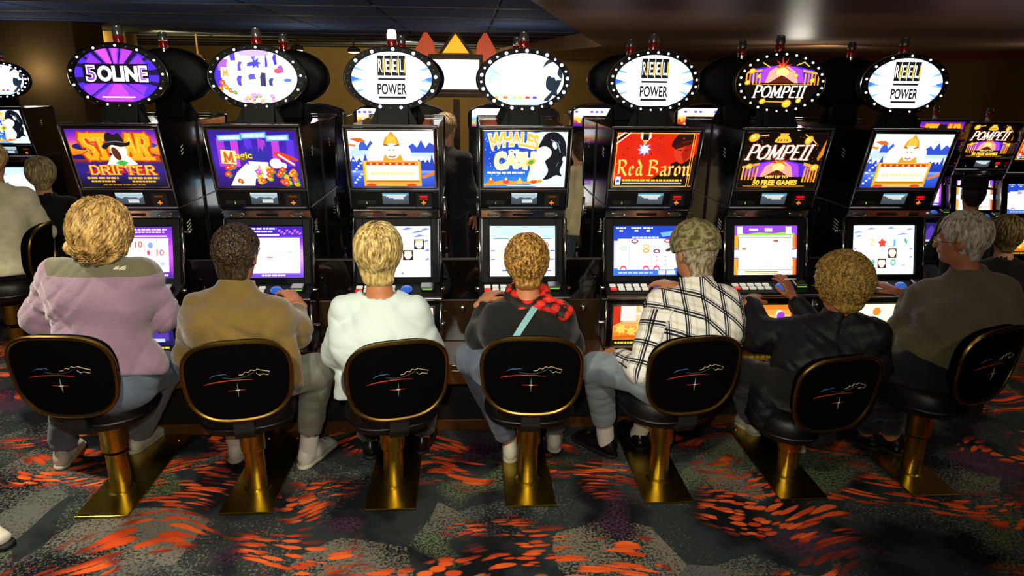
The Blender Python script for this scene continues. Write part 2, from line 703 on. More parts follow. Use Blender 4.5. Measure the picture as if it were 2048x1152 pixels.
    fin = N.new('ShaderNodeMix')
    fin.data_type = 'RGBA'
    fin.blend_type = 'MULTIPLY'
    fin.inputs[0].default_value = 0.6
    L.new(c2, fin.inputs[6])
    L.new(pile, fin.inputs[7])
    L.new(fin.outputs[2], b.inputs['Base Color'])
    b.inputs['Roughness'].default_value = 0.95
    b.inputs['Specular IOR Level'].default_value = 0.1
    bp = node('ShaderNodeBump', Strength=0.5, Distance=0.004)
    L.new(nf.outputs['Fac'], bp.inputs['Height'])
    L.new(bp.outputs['Normal'], b.inputs['Normal'])
    return m


M = {}
M['carpet'] = carpet_material()
M['black'] = mat('gloss_black_laminate', '#0b0c0d', 0.12, 0, 0.2, 3, coat=0.4)
M['satin'] = mat('satin_black', '#0a0a0a', 0.45, 0, 0.2, spec=.3)
M['housing'] = mat('black_sign_housing', '#060606', 0.6, 0, 0.2, spec=.2)
M['matte'] = mat('matte_black', '#070707', 0.7, 0, 0.2, bump=0.1)
M['chrome'] = mat('chrome', '#d8d8d4', 0.14, 1.0, 0.05)
M['steel'] = mat('brushed_steel', '#8a8a86', 0.3, 1.0, 0.1, 40)
M['brass'] = mat('brushed_brass', '#b8a040', 0.27, 1.0, 0.12, 30, bump=0.02, bscale=200)
M['brassrim'] = mat('brass_trim', '#8f7434', 0.33, 1.0, 0.15, 20)
M['wood'] = mat('varnished_wood', '#5e3a16', 0.22, 0, 0.35, 5, coat=0.5)
M['smoke'] = mat('smoked_panel', '#0a0806', 0.06, 0, 0.2, 4, coat=0.5)
M['oak'] = mat('brown_cupboard_wood', '#2c1e0c', 0.25, 0, 0.25, 9, coat=0.3)
M['vinyl'] = mat('black_vinyl', '#040404', 0.5, 0, 0.2, 10, bump=0.12, bscale=90)
M['fabric'] = mat('black_upholstery', '#020202', 0.9, 0, 0.3, 20, bump=0.3, bscale=300, spec=0.06)
M['white_plastic'] = mat('white_plastic', '#d9d9d2', 0.4)
M['key'] = mat('lit_button_key', '#cfd0c4', 0.35, emit='#f4f3e0', es=0.35)
M['redkey'] = mat('lit_red_key', '#c02018', 0.35, emit='#f03020', es=0.6)
M['blue'] = mat('blue_button_dome', '#1c48b0', 0.2, emit='#3f7ae8', es=0.5)
M['lampred'] = mat('red_candle_lens', '#7a0c0a', 0.15, emit='#a01008', es=0.05, coat=0.5)
M['lampclear'] = mat('frosted_candle_cap', '#6e6e6a', 0.25, 0.6, coat=0.4)
M['lamplit'] = mat('lit_candle_cap', '#f2efe2', 0.2, emit='#fff6e0', es=1.1)
M['bulb'] = mat('lit_bulb', '#ffffff', 0.2, emit='#ffffff', es=2.2)
M['bulbblue'] = mat('lit_blue_white_bulb', '#ffffff', 0.2, emit='#d8dcff', es=4.0)
M['bulboff'] = mat('unlit_bulb', '#6a6a68', 0.15)
M['ledred'] = mat('red_led', '#400808', 0.3, emit='#ff1420', es=1.6)
M['ledorange'] = mat('orange_led', '#401808', 0.3, emit='#ff7a18', es=1.5)
M['leddim'] = mat('dim_led', '#401808', 0.3, emit='#a05a10', es=0.35)
M['ledgreen'] = mat('green_led', '#103010', 0.3, emit='#8fe03c', es=0.9)
M['wall'] = mat('tan_wall_paint', '#8d7442', 0.85, 0, 0.12, 1.5, bump=0.05)
M['wallbrown'] = mat('brown_wall_covering', '#5a4526', 0.9, 0, 0.12, 2.0, bump=0.1, bscale=60, spec=.1)
M['tile'] = mat('blue_ceiling_tile', '#3a5688', 0.9, 0, 0.15, 6, bump=0.2, bscale=40)
M['tgrid'] = mat('dark_ceiling_grid', '#0c1420', 0.6)
M['bead'] = mat('pale_ceiling_bead', '#6f6a58', 0.5)
M['soffit'] = mat('glossy_bronze_soffit', '#a8866e', 0.38, 0, 0.12, 1.2)
M['redtrim'] = mat('dark_red_trim', '#5e1a10', 0.4)
M['downlight'] = mat('downlight_glow', '#ffffff', 0.3, emit='#fff0c8', es=9.0)
M['signwhite'] = mat('white_sign_glow', '#ffffff', 0.3, emit='#ffffff', es=1.6)
M['signframe'] = mat('grey_brown_sign_frame', '#6b5138', 0.5)
M['amber'] = mat('amber_glass_glow', '#f0a010', 0.3, emit='#ffb010', es=1.1)
M['orangeglow'] = mat('orange_glass_glow', '#c04410', 0.3, emit='#d84c18', es=0.55)
M['stitch'] = {k: mat('thread_' + k, c, 0.7) for k, c in dict(red='#b02818', blue='#3f5fa0', cream='#c8b486', green='#12402c', teal='#6fa0b0').items()}

# ------------------------------------------------------------------ the setting
fl = MB().plan([(-16, -8), (16, -8), (16, 18), (-16, 18)], -0.05, 0.0).build('floor', M['carpet'])
tag(fl, 'dark carpet with orange flame strokes and grey speckled patches', None, None, 'structure')

CZ = 2.62
ceil = MB().plan([(-16, -8), (16, -8), (16, 18), (-16, 18)], CZ + 0.05, CZ + 0.12).build('ceiling', M['tgrid'])
tag(ceil, 'blue tiled suspended ceiling with dark grid', None, None, 'structure')
tile_me = MB().box(-0.585, 0.585, -0.585, 0.585, 0, 0.03).mesh('tile', bevel=0.008, seg=1)
tile_me.materials.append(M['tile'])
bead_me = MB().box(-0.6, 0.6, -0.012, 0.012, 0, 0.02).mesh('bead')
bead_me.materials.append(M['bead'])
for iy in range(13):
    for ix in range(15):
        x, y = -12.6 + ix * 1.2, 1.4 + iy * 1.2
        if y > 15 or (x - CAM[0]) / (y - CAM[1]) > 0.25 or (x - CAM[0]) / (y - CAM[1]) < -0.95:
            continue
        if y < 2.5:
            continue
        obj('tile', tile_me, None, ceil, (x, y, CZ + 0.02))
        obj('grid_bead', bead_me, None, ceil, (x, y + 0.6, CZ + 0.012))

# low glossy soffit over the right-hand side, ending in a pointed corner
SZ = 2.42
pa = atZ(1120, 40, SZ)
pb = atZ(1204, 92, SZ)
pc = atZ(1000, 116, SZ)
soff = MB().plan([(pa[0] - 1.1, pa[1] - 4.5), (14, -6), (15.5, 17), (pc[0], 17), (pc[0], pc[1]), (pb[0], pb[1]), (pa[0], pa[1])], SZ, CZ + 0.04)
soff = tag(soff.build('soffit', M['soffit']), 'low glossy bronze soffit over the right side', None, None, 'structure')
soff.name = 'trim_1'

wb = MB().box(-16, 16, 15.2, 15.4, 0, 2.7).build('wall_back', M['wall'])
tag(wb, 'far tan wall under the blue ceiling', None, None, 'structure')
wl = MB().box(-14.2, -14.0, -6, 15.2, 0, 2.7).build('wall_left', M['wallbrown'])
tag(wl, 'brown side wall', None, None, 'structure')
w1, w2 = atZ(1205, 130, SZ), atZ(2120, 100, SZ)
w2b = w2 + (w2 - w1) * 0.6
wr = MB().plan([(w1[0], w1[1]), (w2b[0], w2b[1]), (w2b[0] + .1, w2b[1] + .25), (w1[0] + .1, w1[1] + .25)], 0, SZ).build('wall_right', M['wallbrown'])
tag(wr, 'brown wall behind the machines on the right', None, None, 'structure')
d = (w2b - w1)
n_ = np.array([d[1], -d[0]]) / math.hypot(d[0], d[1]) * 0.05
tr_ = MB().plan([(w1[0] + n_[0], w1[1] + n_[1]), (w2b[0] + n_[0], w2b[1] + n_[1]), (w2b[0], w2b[1]), (w1[0], w1[1])], SZ - 0.11, SZ - 0.001).build('trim_2', M['redtrim'])
tag(tr_, 'dark red crown trim along the right wall', None, None, 'structure')

# broad column at the left with a warm lit niche behind its edge
c0, c1 = at(-160, 150, 7.2), at(160, 150, 7.2)
cl = MB().box(c0[0], c1[0], 7.2, 8.0, 0, CZ + 0.04).build('wall_column', M['wallbrown'], bevel=0.01)
tag(cl, 'broad brown column at the far left', None, None, 'structure')
c2, c3 = at(150, 150, 9.6), at(262, 150, 9.6)
cl2 = MB().box(c2[0], c3[0], 9.6, 10.0, 0, CZ + 0.04).build('wall_niche', M['wall'])
tag(cl2, 'tan wall pier glowing yellow behind the column', None, None, 'structure')
sp_ = at(165, 84, 9.3)
sconce = empty('wall_sconce', (sp_[0], 9.6, sp_[2] - .1), 'small warm sconce on the tan pier beside the column', 'sconce')
MB().lathe([(0.03, 0), (0.11, 0.10), (0.10, 0.10), (0.02, 0.01)], 16).build('shade', M['signframe'], sconce, (0, -0.13, 0), True)
MB().box(-0.03, 0.03, -0.12, -0.002, 0.0, 0.03).build('arm', M['brassrim'], sconce)
sl = bpy.data.lights.new('sconce_bulb', 'POINT')
sl.energy = 14
sl.color = (1, .7, .2)
sl.shadow_soft_size = 0.03
so = bpy.data.objects.new('sconce_bulb', sl)
col.objects.link(so)
so.location = (0, -0.13, 0.12)
so.parent = sconce

for i, (px, py, lb) in enumerate([(397, 117, 'ceiling spotlight on a stem above the gap right of the leftmost machine'), (594, 99, 'ceiling spotlight on a stem above the second machine from left'), (708, 103, 'ceiling spotlight on a stem just left of the third oval sign')]):
    p = at(px, py, 10.0)
    dl = empty('ceiling_spotlight', (p[0], p[1], CZ + .05), lb, 'spotlight', 'far ceiling spotlights')
    z = p[2] - CZ - .05
    MB().lathe([(0.02, z + .06), (0.02, -.001)], 10).build('stem', M['signframe'], dl, smooth=True)
    MB().lathe([(0.03, z + .08), (0.10, z + .05), (0.12, z - .01), (0.105, z - .01), (0.10, z)], 20).build('ring', M['signframe'], dl, smooth=True)
    MB().lathe([(0.10, z + .002), (0.09, z - .02), (0.02, z - .03)], 16).build('lens', M['downlight'], dl, smooth=True)

# ------------------------------------------------------------------ the wooden base the machines stand on
P = 0.68
YC = 1.17
BZ = 0.562
base = empty('machine_bench', (0, YC, 0), 'long varnished wooden bench carrying the row of slot machines', 'bench')
MB().box(-2.5, 2.5, 0.45 - YC, YC - 0.45, BZ - 0.03, BZ).build('bench_top', M['wood'], base, bevel=0.006)
for s in (-1, 1):
    MB().box(-2.48, 2.48, s * 0.71 - 0.012, s * 0.71 + 0.012, BZ - 0.11, BZ - 0.031).build('fascia', M['wood'], base, bevel=0.004)
    MB().box(-2.45, 2.45, s * 0.36 - 0.01, s * 0.36 + 0.01, 0.072, BZ - 0.032).build('recess_panel', M['matte'], base)
    MB().box(-2.46, 2.46, s * 0.362 - 0.02, s * 0.362 + 0.02, 0.002, 0.07).build('toe_board', M['wood'], base, bevel=0.004)
    MB().box(s * 2.44 - 0.015, s * 2.44 + 0.015, -0.34, 0.34, 0.072, BZ - 0.032).build('end_panel', M['matte'], base)

GX = [(i - 2.5) * P for i in range(6)]
for i, x in enumerate(GX):
    fp = empty('filler_panel', (x, 0.80, BZ + .001), ['first', 'second', 'third', 'fourth', 'fifth', 'sixth'][i] + ' dark filler panel with lock between slot machines, counted from the left', 'panel', 'filler panels between the machines')
    MB().box(-0.103, 0.103, 0, 0.02, 0.245, 0.472).build('smoked_panel', M['smoke'], fp, bevel=0.002)
    MB().box(-0.103, 0.103, -0.004, 0.02, 0.0, 0.243).build('cupboard_door', M['oak'], fp, bevel=0.003)
    MB().lathe([(0.017, 0.0), (0.017, -0.008), (0.012, -0.012), (0.004, -0.012)], 16, 'y').build('lock', M['chrome'], fp, (0.01, -0.004, 0.19), True)
    MB().box(-0.103, 0.103, -0.002, 0.022, 0.472, 0.478).build('edge_strip', M['steel'], fp)

# ------------------------------------------------------------------ artwork on the lit glass (flat print)
def mountains(a, y, h, c, n=7, seed=1, x0=0, x1=None):
    rd = random.Random(seed)
    x1 = a.A if x1 is None else x1
    P = [(x0, y)]
    for k in range(n * 2 + 1):
        P.append((x0 + (x1 - x0) * k / (2 * n), y + h * (rd.uniform(.5, 1) if k % 2 else rd.uniform(.35, .6))))
    P.append((x1, y))
    a.poly(P, c)


def flowers(a, spots, seed=2):
    rd = random.Random(seed)
    for x, y, r, c in spots:
        a.ell(x + r * .6, y - r * .7, r * .7, r * .3, '#3c9a2a', 8, 0.5)
        for k in range(5):
            q = k * 1.257 + rd.random()
            a.ell(x + r * .45 * math.cos(q), y + r * .45 * math.sin(q), r * .5, r * .5, c, 10, lift=(k == 0))
        a.ell(x, y, r * .32, r * .32, '#f4d060', 8)


def bars(a, x0, x1, y, h, c, n, seed=3):
    """rows of print too small to read"""
    rd = random.Random(seed)
    a.up()
    x = x0
    while x < x1:
        w = rd.uniform(.5, 1.4) * (x1 - x0) / n
        a.rect(x, y, min(x + w * .8, x1), y + h, c, lift=False)
        x += w


def top_cowboy():
    a = Art(1.395)
    a.grad(0, 1, ['#0c0a20', '#14103c', '#241a6a', '#2c1c80', '#2a1a70', '#c22c10', '#f08a14', '#e8a020', '#d040b0', '#7a28c0', '#4a1ca0'], 30)
    A = a.A
    mountains(a, .48, .16, '#1c1450', 6, 4)
    a.ell(.2, .70, .17, .06, '#241a6a', 16)
    a.ell(1.22, .73, .16, .05, '#2c3cb0', 16)
    for k in range(-3, 4):
        a.poly([(A / 2 + .03 * k - .012, .44), (A / 2 + .03 * k + .012, .44), (A / 2 + .17 * k + .07, .24), (A / 2 + .17 * k - .07, .24)], ['#c81c20', '#e85878', '#d02818'][k % 3])
    for tx, x, w, s_ in (('ST', .40, .40, -.1), ('AR', 1.04, .42, .1)):
        a.serif(tx, x, .70, w, .40, '#f5a818', '#d0420c', s_, .24)
        a.serif(tx, x, .73, w * .85, .24, '#fbd04a', None, s_, .08)
    # figure under a wide hat
    a.poly([(.50, .38), (.62, .56), (.84, .58), (1.0, .40), (.76, .34)], '#f4efe6')
    a.ell(.75, .64, .13, .17, '#fff4e0')
    a.ell(.70, .58, .06, .12, '#5a2c18', 14, .3)
    a.poly([(.64, .42), (.76, .47), (.86, .43), (.76, .36)], '#3cb04a')
    a.blob([(.50, .69), (.56, .76), (.72, .79), (.90, .77), (.96, .80), (.94, .73), (.80, .70), (.66, .73), (.56, .66)], '#151010')
    a.blob([(.60, .77), (.60, .90), (.66, .94), (.74, .91), (.82, .93), (.86, .77)], '#1c1412')
    a.line([(.60, .78), (.74, .795), (.86, .78)], .02, '#6a6a70')
    a.serif('DRIFTER', A / 2 + .02, .295, 1.06, .15, '#fbc83a', '#d23a0a', 0, .22)
    for x0 in (.12, .78):
        bars(a, x0, x0 + .5, .135, .035, '#e8b428', 5, int(x0 * 10))
        bars(a, x0 + .05, x0 + .43, .075, .03, '#e8b428', 5, 4)
    bars(a, .35, 1.05, .02, .02, '#b08020', 8, 9)
    return a


def top_magic():
    a = Art(1.395)
    A = a.A
    a.grad(0, 1, ['#2a1060', '#381a90', '#4a20b8', '#3c1ca8', '#301490'], 14)
    for k, x in enumerate((.08, .3, .52, .74, .96, 1.2)):
        a.poly([(x, .36), (x + .12, .36), (x + .14, .82), (x + .02, .86)], ['#a838c8', '#c040d0', '#5a30d8'][k % 3])
    mountains(a, .45, .35, '#2c2aa0', 5, 11, .5, .9)
    for x0, x1, y in ((.12, .52, .80), (.5, .92, .84), (.9, 1.28, .80)):
        a.poly([(x0, y), (x1, y + .02), (x1, y + .13), (x0, y + .11)], '#4a86d8')
        a.poly([(x0 + .02, y + .02), (x1 - .02, y + .035), (x1 - .02, y + .115), (x0 + .02, y + .095)], '#a8d4f4')
        bars(a, x0 + .06, x1 - .06, y + .045, .04, '#f4fbff', 4, int(x1 * 7))
    a.poly([(.12, .42), (.36, .40), (.38, .64), (.14, .66)], '#f8e8a0')
    a.serif('M', .25, .53, .17, .17, '#e05a14', None, 0, .2)
    a.otext('agic', .50, .545, .27, .14, '#fbd838', '#7a5a10', 0.02)
    a.ell(1.0, .42, .10, .09, '#fff8ec')
    a.ell(1.1, .38, .08, .06, '#fff')
    a.blob([(.98, .60), (1.10, .62), (1.36, .50), (1.34, .46), (1.24, .50), (1.32, .40), (1.28, .38), (1.06, .53)], '#e23a16')
    a.line([(1.06, .58), (1.30, .40)], .03, '#f8f0e0')
    a.poly([(.2, .02), (.34, .26), (.52, .42), (.66, .30), (.60, .02)], '#f8fff4')
    a.poly([(.56, .14), (.86, .16), (.88, .44), (.56, .46)], '#fff4e8')
    a.text('A', .72, .30, .12, .18, '#f09a60', .02)
    rd = random.Random(5)
    sp = []
    for k in range(26):
        x, y = rd.uniform(.68, 1.32), rd.uniform(.06, .34)
        sp.append((x, y, .055, rd.choice(['#e8482c', '#f0b020', '#c850d8', '#e85c20', '#fbd040'])))
    sp += [(.22, .36, .06, '#e83c28'), (.30, .38, .05, '#f05828'), (.20, .24, .06, '#e84c24'), (.38, .12, .05, '#e03820')]
    flowers(a, sp)
    return a


def top_warrior():
    a = Art(1.395)
    A = a.A
    a.grad(0, 1, ['#2440b8', '#3c64d8', '#dfeefc', '#ffffff', '#e8f4ff', '#f4faff'], 20)
    mountains(a, .55, .22, '#c4dcf8', 6, 3)
    mountains(a, .66, .2, '#3a5ac8', 3, 8, .16, .56)
    mountains(a, .62, .24, '#3450c8', 3, 9, .98, A)
    mountains(a, .30, .3, '#2c48c0', 4, 19, 0, .4)
    mountains(a, .30, .3, '#2440b8', 4, 29, 1.1, A)
    for k in range(18):
        a.ell(.04 + .02 * (k % 8), .08 + .05 * (k // 2), .012, .02, '#e8f0ff', 6)
    a.ell(.66, .62, .36, .24, '#fffdf0', 20)
    # pointed golden helmet and broad face
    a.blob([(.56, .74), (.60, .88), (.66, .93), (.70, .99), (.75, .93), (.80, .87), (.83, .74), (.76, .78), (.64, .78)], '#e89418')
    a.poly([(.60, .78), (.63, .90), (.70, .94), (.77, .89), (.79, .78)], '#fbc040')
    a.line([(.58, .76), (.70, .73), (.82, .76)], .03, '#b05808')
    a.ell(.695, .64, .115, .12, '#fff6e4')
    a.ell(.66, .67, .02, .012, '#c08850', 8)
    a.ell(.73, .67, .02, .012, '#c08850', 8)
    a.ell(.70, .57, .06, .035, '#e04028', 12)
    a.ell(.70, .585, .058, .026, '#fffaf0', 12)
    a.ell(.64, .60, .05, .025, '#f8ecd8', 12, -.5)
    a.ell(.75, .60, .05, .025, '#f8ecd8', 12, .5)
    a.poly([(.54, .48), (.58, .60), (.64, .52), (.76, .52), (.84, .60), (.88, .48)], '#e8a028')
    for x in (.02, .08):
        a.poly([(x, .86), (x + .14, .80), (x + .2, .82), (x + .12, .88)], '#d86818')
    a.poly([(.0, .74), (.1, .72), (.12, .76), (.0, .78)], '#e08a2c')
    # gold framed board
    a.rect(.20, .06, 1.17, .48, '#e8a830')
    a.rect(.23, .10, 1.14, .46, '#fbd868')
    a.rect(.26, .40, 1.12, .455, '#c83818')
    for k in range(8):
        a.poly([(.31 + k * .108, .427), (.335 + k * .108, .447), (.36 + k * .108, .427), (.335 + k * .108, .408)], '#fbd060')
    a.rect(.26, .13, 1.12, .40, '#fffbe8')
    bars(a, .32, 1.06, .22, .05, '#f4dca0', 14, 2)
    a.rect(.24, .09, 1.14, .125, '#b87818')
    a.rect(.20, .02, 1.17, .06, '#f0b838')
    for x in (.32, 1.0):
        a.ell(x, .04, .09, .03, '#d84818', 12)
    a.line([(1.2, .18), (A, .26)], .05, '#e07820')
    return a


def top_whales():
    a = Art(1.395)
    A = a.A
    a.grad(0, 1, ['#3c8ce0', '#2c78dc', '#1c50c8', '#1c44c4', '#2450cc', '#3a74dc'], 20)
    rd = random.Random(3)
    a.up()
    for k in range(60):
        a.ell(rd.uniform(0.02, .4), rd.uniform(.2, .98), .009, .009, '#a8d8ff', 7, lift=False)
    a.blob([(.86, .92), (1.0, 1.0), (1.4, 1.0), (1.4, .0), (.8, .05), (.78, .3), (.9, .6)], '#dff0ff')
    a.poly([(0, .06), (.3, .12), (.7, .10), (1.0, .14), (1.0, .08), (.6, .05), (0, .02)], '#e8a040')
    a.otext('WHALES', .50, .80, .84, .24, '#fbc848', '#eef6ff', .05, o=.22, arc=.07, fan=.15)
    a.otext('OF', .50, .645, .18, .08, '#ffffff', '#8cc4f4', .05, o=.1)
    a.otext('CASH', .52, .47, .64, .26, '#fff0b0', '#ffffff', .06, o=.24, arc=.02, fan=.2)
    a.text('WHALES', .50, .76, .76, .07, '#fff6d8', .02, arc=.07)
    # plain leaping whale
    a.blob([(.92, .72), (.98, .86), (1.12, .92), (1.24, .86), (1.30, .70), (1.28, .50), (1.22, .36), (1.10, .24), (1.02, .14), (1.12, .15), (1.24, .22), (1.34, .20), (1.30, .30), (1.34, .44), (1.39, .66), (1.34, .88), (1.2, .99), (1.02, .95)], '#10141c')
    a.blob([(.92, .72), (.98, .86), (1.12, .92), (1.24, .86), (1.31, .66), (1.26, .44), (1.14, .24), (1.02, .13), (1.1, .3), (1.04, .48), (1.12, .62), (1.05, .72)], '#10141c')
    a.blob([(.93, .715), (1.05, .74), (1.14, .66), (1.12, .56), (1.02, .46), (1.0, .32), (.9, .3), (.82, .42), (.86, .6)], '#fbfdff')
    a.ell(1.19, .76, .035, .07, '#f4f8ff', 14, .3)
    a.poly([(1.18, .58), (1.39, .63), (1.39, .55), (1.22, .50)], '#0c1018')
    a.ell(1.36, .52, .03, .05, '#e8f4ff', 12)
    a.line([(1.12, .86), (1.24, .80), (1.29, .64)], .018, '#8090a0')
    a.ell(.80, .46, .09, .06, '#f0c040', 14, .5)
    a.ell(.80, .46, .05, .035, '#5aa040', 12, .5)
    for x, c in ((.12, '#f07820'), (.38, '#e84830'), (.86, '#e84a18'), (.62, '#f4c040')):
        a.ell(x, .10, .055, .035, c, 12)
        a.ell(x, .15, .02, .03, '#f8e070', 8)
    bars(a, .06, .70, .25, .035, '#f8fcff', 9, 5)
    a.rect(.4, .02, .95, .04, '#d8f0ff')
    return a


def blackletter(a, x, y, h, c, oc):
    G = {'R': [.75, [((.12, 1), (.2, .9), (.2, .1), (.05, 0)), ((.0, .75), (.3, 1), (.6, .95), (.72, .75), (.6, .55), (.25, .5)), ((.4, .5), (.6, .2), (.8, 0), (.95, .1))]],
         'B': [.8, [((.12, 1), (.22, .9), (.22, .08), (.02, 0)), ((.0, .8), (.3, 1), (.65, .92), (.7, .72), (.3, .55)), ((.35, .55), (.75, .45), (.8, .2), (.5, .0), (.15, .05))]],
         'e': [.42, [((.15, .55), (.12, .15), (.35, 0), (.7, .15)), ((.15, .55), (.45, .62), (.65, .45), (.2, .28))]],
         'd': [.48, [((.2, 1), (.65, .6), (.65, .15), (.85, 0)), ((.65, .55), (.2, .5), (.15, .12), (.4, 0), (.65, .15))]],
         'a': [.48, [((.15, .55), (.55, .6), (.65, .5), (.65, .12), (.9, 0)), ((.65, .35), (.2, .28), (.15, .08), (.4, 0), (.65, .12))]],
         'r': [.40, [((.1, .6), (.3, .5), (.3, .08), (.15, 0), (.45, .05)), ((.3, .45), (.55, .62), (.8, .52))]],
         'o': [.48, [((.4, .62), (.15, .5), (.15, .1), (.4, 0), (.7, .12), (.7, .5), (.4, .62))]],
         'n': [.52, [((.08, .6), (.25, .5), (.25, .08), (.38, 0)), ((.25, .45), (.55, .62), (.72, .5), (.72, .1), (.92, 0))]],
         ' ': [.22, []]}
    for pas, w in ((oc, .19), (c, .115)):
        a.up()
        xx = x
        for ch in 'Red Baron':
            wd, st = G[ch]
            for s_ in st:
                a.nib([(xx + p[0] * wd * h, y + p[1] * h) for p in s_], pas, .7, w * h)
            xx += wd * h * .98


def top_baron():
    a = Art(1.395)
    A = a.A
    a.rect(0, 0, A, 1, '#d8240c')
    a.rect(0, 0, A, .12, '#120604')
    a.poly([(.62, .12), (A, .12), (A, .5), (1.2, .36), (.9, .30)], '#1c0806')
    for k, (x, y) in enumerate(((.24, .9), (.20, .72), (.62, .93), (.74, .9), (.78, .93), (.3, .55), (.62, .62), (.14, .6))):
        a.ell(x, y, .014, .014, '#7a0c06', 8)
    for k in range(5):
        a.line([(.56 + k * .03, .86 - k * .05), (.82 + k * .02, .76 - k * .05)], .012, '#b81808')
    # medal on a striped ribbon
    a.poly([(.40, 1), (.58, 1), (.58, .90), (.52, .84), (.46, .84), (.40, .90)], '#f0e8d8')
    a.poly([(.44, 1), (.54, 1), (.54, .87), (.49, .84), (.44, .87)], '#14100c')
    a.ell(.49, .83, .03, .04, '#e8b428', 12)
    a.star(.49, .70, .13, .06, 8, '#8ca4f8')
    a.star(.49, .70, .10, .05, 8, '#f8fbff', .2)
    a.line([(0, .90), (.16, 1.02)], .03, '#f4efe4')
    a.line([(0, .80), (.26, 1.02)], .02, '#f4efe4')
    a.line([(0, .85), (.21, 1.02)], .035, '#1c0806')
    # officer in a soft cap, in shadow
    a.poly([(.92, .20), (.98, .44), (1.10, .50), (1.24, .48), (1.39, .62), (1.39, .15)], '#240a06')
    a.blob([(1.03, .80), (1.02, .60), (1.10, .47), (1.19, .45), (1.27, .58), (1.30, .80)], '#d8381c')
    a.poly([(1.20, .78), (1.14, .62), (1.20, .46), (1.28, .58), (1.31, .80)], '#a81c0c')
    a.line([(1.07, .69), (1.14, .685)], .018, '#5a1008')
    a.line([(1.19, .685), (1.26, .70)], .018, '#5a1008')
    a.blob([(.96, .84), (.97, .74), (1.10, .82), (1.32, .88), (1.34, .95), (1.24, 1.0), (1.06, .98)], '#2a0c08')
    a.poly([(.97, .76), (1.02, .70), (1.30, .80), (1.32, .87), (1.10, .82)], '#3c100a')
    a.ell(1.14, .90, .018, .018, '#a03018', 10)
    blackletter(a, .05, .22, .29, '#fbe068', '#d86a10')
    a.rect(.05, .05, .14, .2, '#dfe8ff')
    a.star(.095, .12, .04, .02, 5, '#3858c0', 1.57)
    bars(a, .17, 1.22, .115, .035, '#f0c828', 14, 4)
    bars(a, .17, 1.22, .065, .02, '#f0ead0', 40, 4)
    a.frame(.015, .02, 1.31, .985, .012, '#f8c050')
    a.frame(1.345, .02, 1.5, .985, .012, '#f8a040')
    return a


def volcano(a, x, y, w, h):
    a.poly([(x - w * .5, y), (x - w * .5, y + h * .62), (x - w * .2, y + h * .8), (x + w * .2, y + h * .8), (x + w * .5, y + h * .62), (x + w * .5, y)], '#4a28d0')
    a.poly([(x - w * .36, y), (x - w * .30, y + h * .66), (x, y + h * .9), (x + w * .30, y + h * .66), (x + w * .36, y)], '#a840e0')
    a.poly([(x - w * .26, y), (x - w * .2, y + h * .55), (x, y + h * .95), (x + w * .2, y + h * .55), (x + w * .26, y)], '#f0a890')
    a.star(x, y + h * .75, h * .5, h * .16, 9, '#c8281c', .3)
    a.star(x, y + h * .6, h * .36, h * .16, 9, '#f09020', .1)
    a.ell(x, y + h * .5, w * .1, h * .22, '#ffe088', 14)
    a.poly([(x - w * .2, y), (x - .02, y + h * .36), (x + .03, y + h * .34), (x + w * .2, y)], '#5a2010')


def coin(a, x, y, r, rot=0.4):
    a.ell(x, y, r, r * .78, '#a87010', 18, rot)
    a.ell(x, y, r * .86, r * .64, '#f0c030', 18, rot)
    a.ell(x - r * .15, y + r * .12, r * .4, r * .3, '#fbe27a', 12, rot)


def temple(a, x, y, w, h, s=1):
    a.poly([(x, y + h), (x + w * s, y + h * 1.25), (x + w * s, y + h * 1.05), (x, y + h * .85)], '#e8a030')
    for k in range(5):
        xx = x + w * s * (k + .3) / 5
        a.poly([(xx, y), (xx + .03, y), (xx + .03, y + h * .95), (xx, y + h * .9)], '#e87818' if k % 2 else '#f0a838')


def top_pompeii():
    a = Art(1.395)
    A = a.A
    a.rect(0, 0, A, 1, '#0e0604')
    a.up()
    rd = random.Random(8)
    for k in range(46):
        a.ell(rd.uniform(0, A), rd.uniform(.4, .95), .012, .01, '#9a3c14', 6, lift=False)
    volcano(a, .66, .20, 1.15, .36)
    temple(a, .02, .14, .30, .26)
    temple(a, 1.36, .10, .26, .30, -1)
    coin(a, .12, .92, .10)
    coin(a, .50, .0, .06)
    a.line([(.22, .95), (.36, .97)], .015, '#f0d070')
    coin(a, 1.08, .88, .09, 1.0)
    a.line([(1.0, .98), (1.16, .88), (1.26, .78)], .018, '#e8b838')
    a.blob([(.50, .84), (.52, .92), (.58, .97), (.68, .97), (.74, .92), (.76, .84)], '#f0c038')
    for k in range(4):
        a.rect(.53 + k * .05, .86, .56 + k * .05, .90, '#a87010')
    a.ell(.63, .99, .08, .03, '#e8b030', 12)
    a.serif('POMPEII', .63, .66, 1.12, .24, '#fff8e4', '#7a2c0c', .28, .17, .12)
    coin(a, 1.30, .38, .085, .3)
    coin(a, .14, .40, .07)
    a.otext('WIN UP TO', .66, .205, .42, .055, '#fbe070', '#a85810', .03)
    a.otext('50 FREE GAMES', .66, .10, .80, .095, '#fbd640', '#a85008', .04)
    a.line([(.1, .03), (1.2, .03)], .012, '#d88820')
    a.poly([(1.33, .5), (A, .62), (A, .9), (1.3, .55)], '#d88420')
    return a


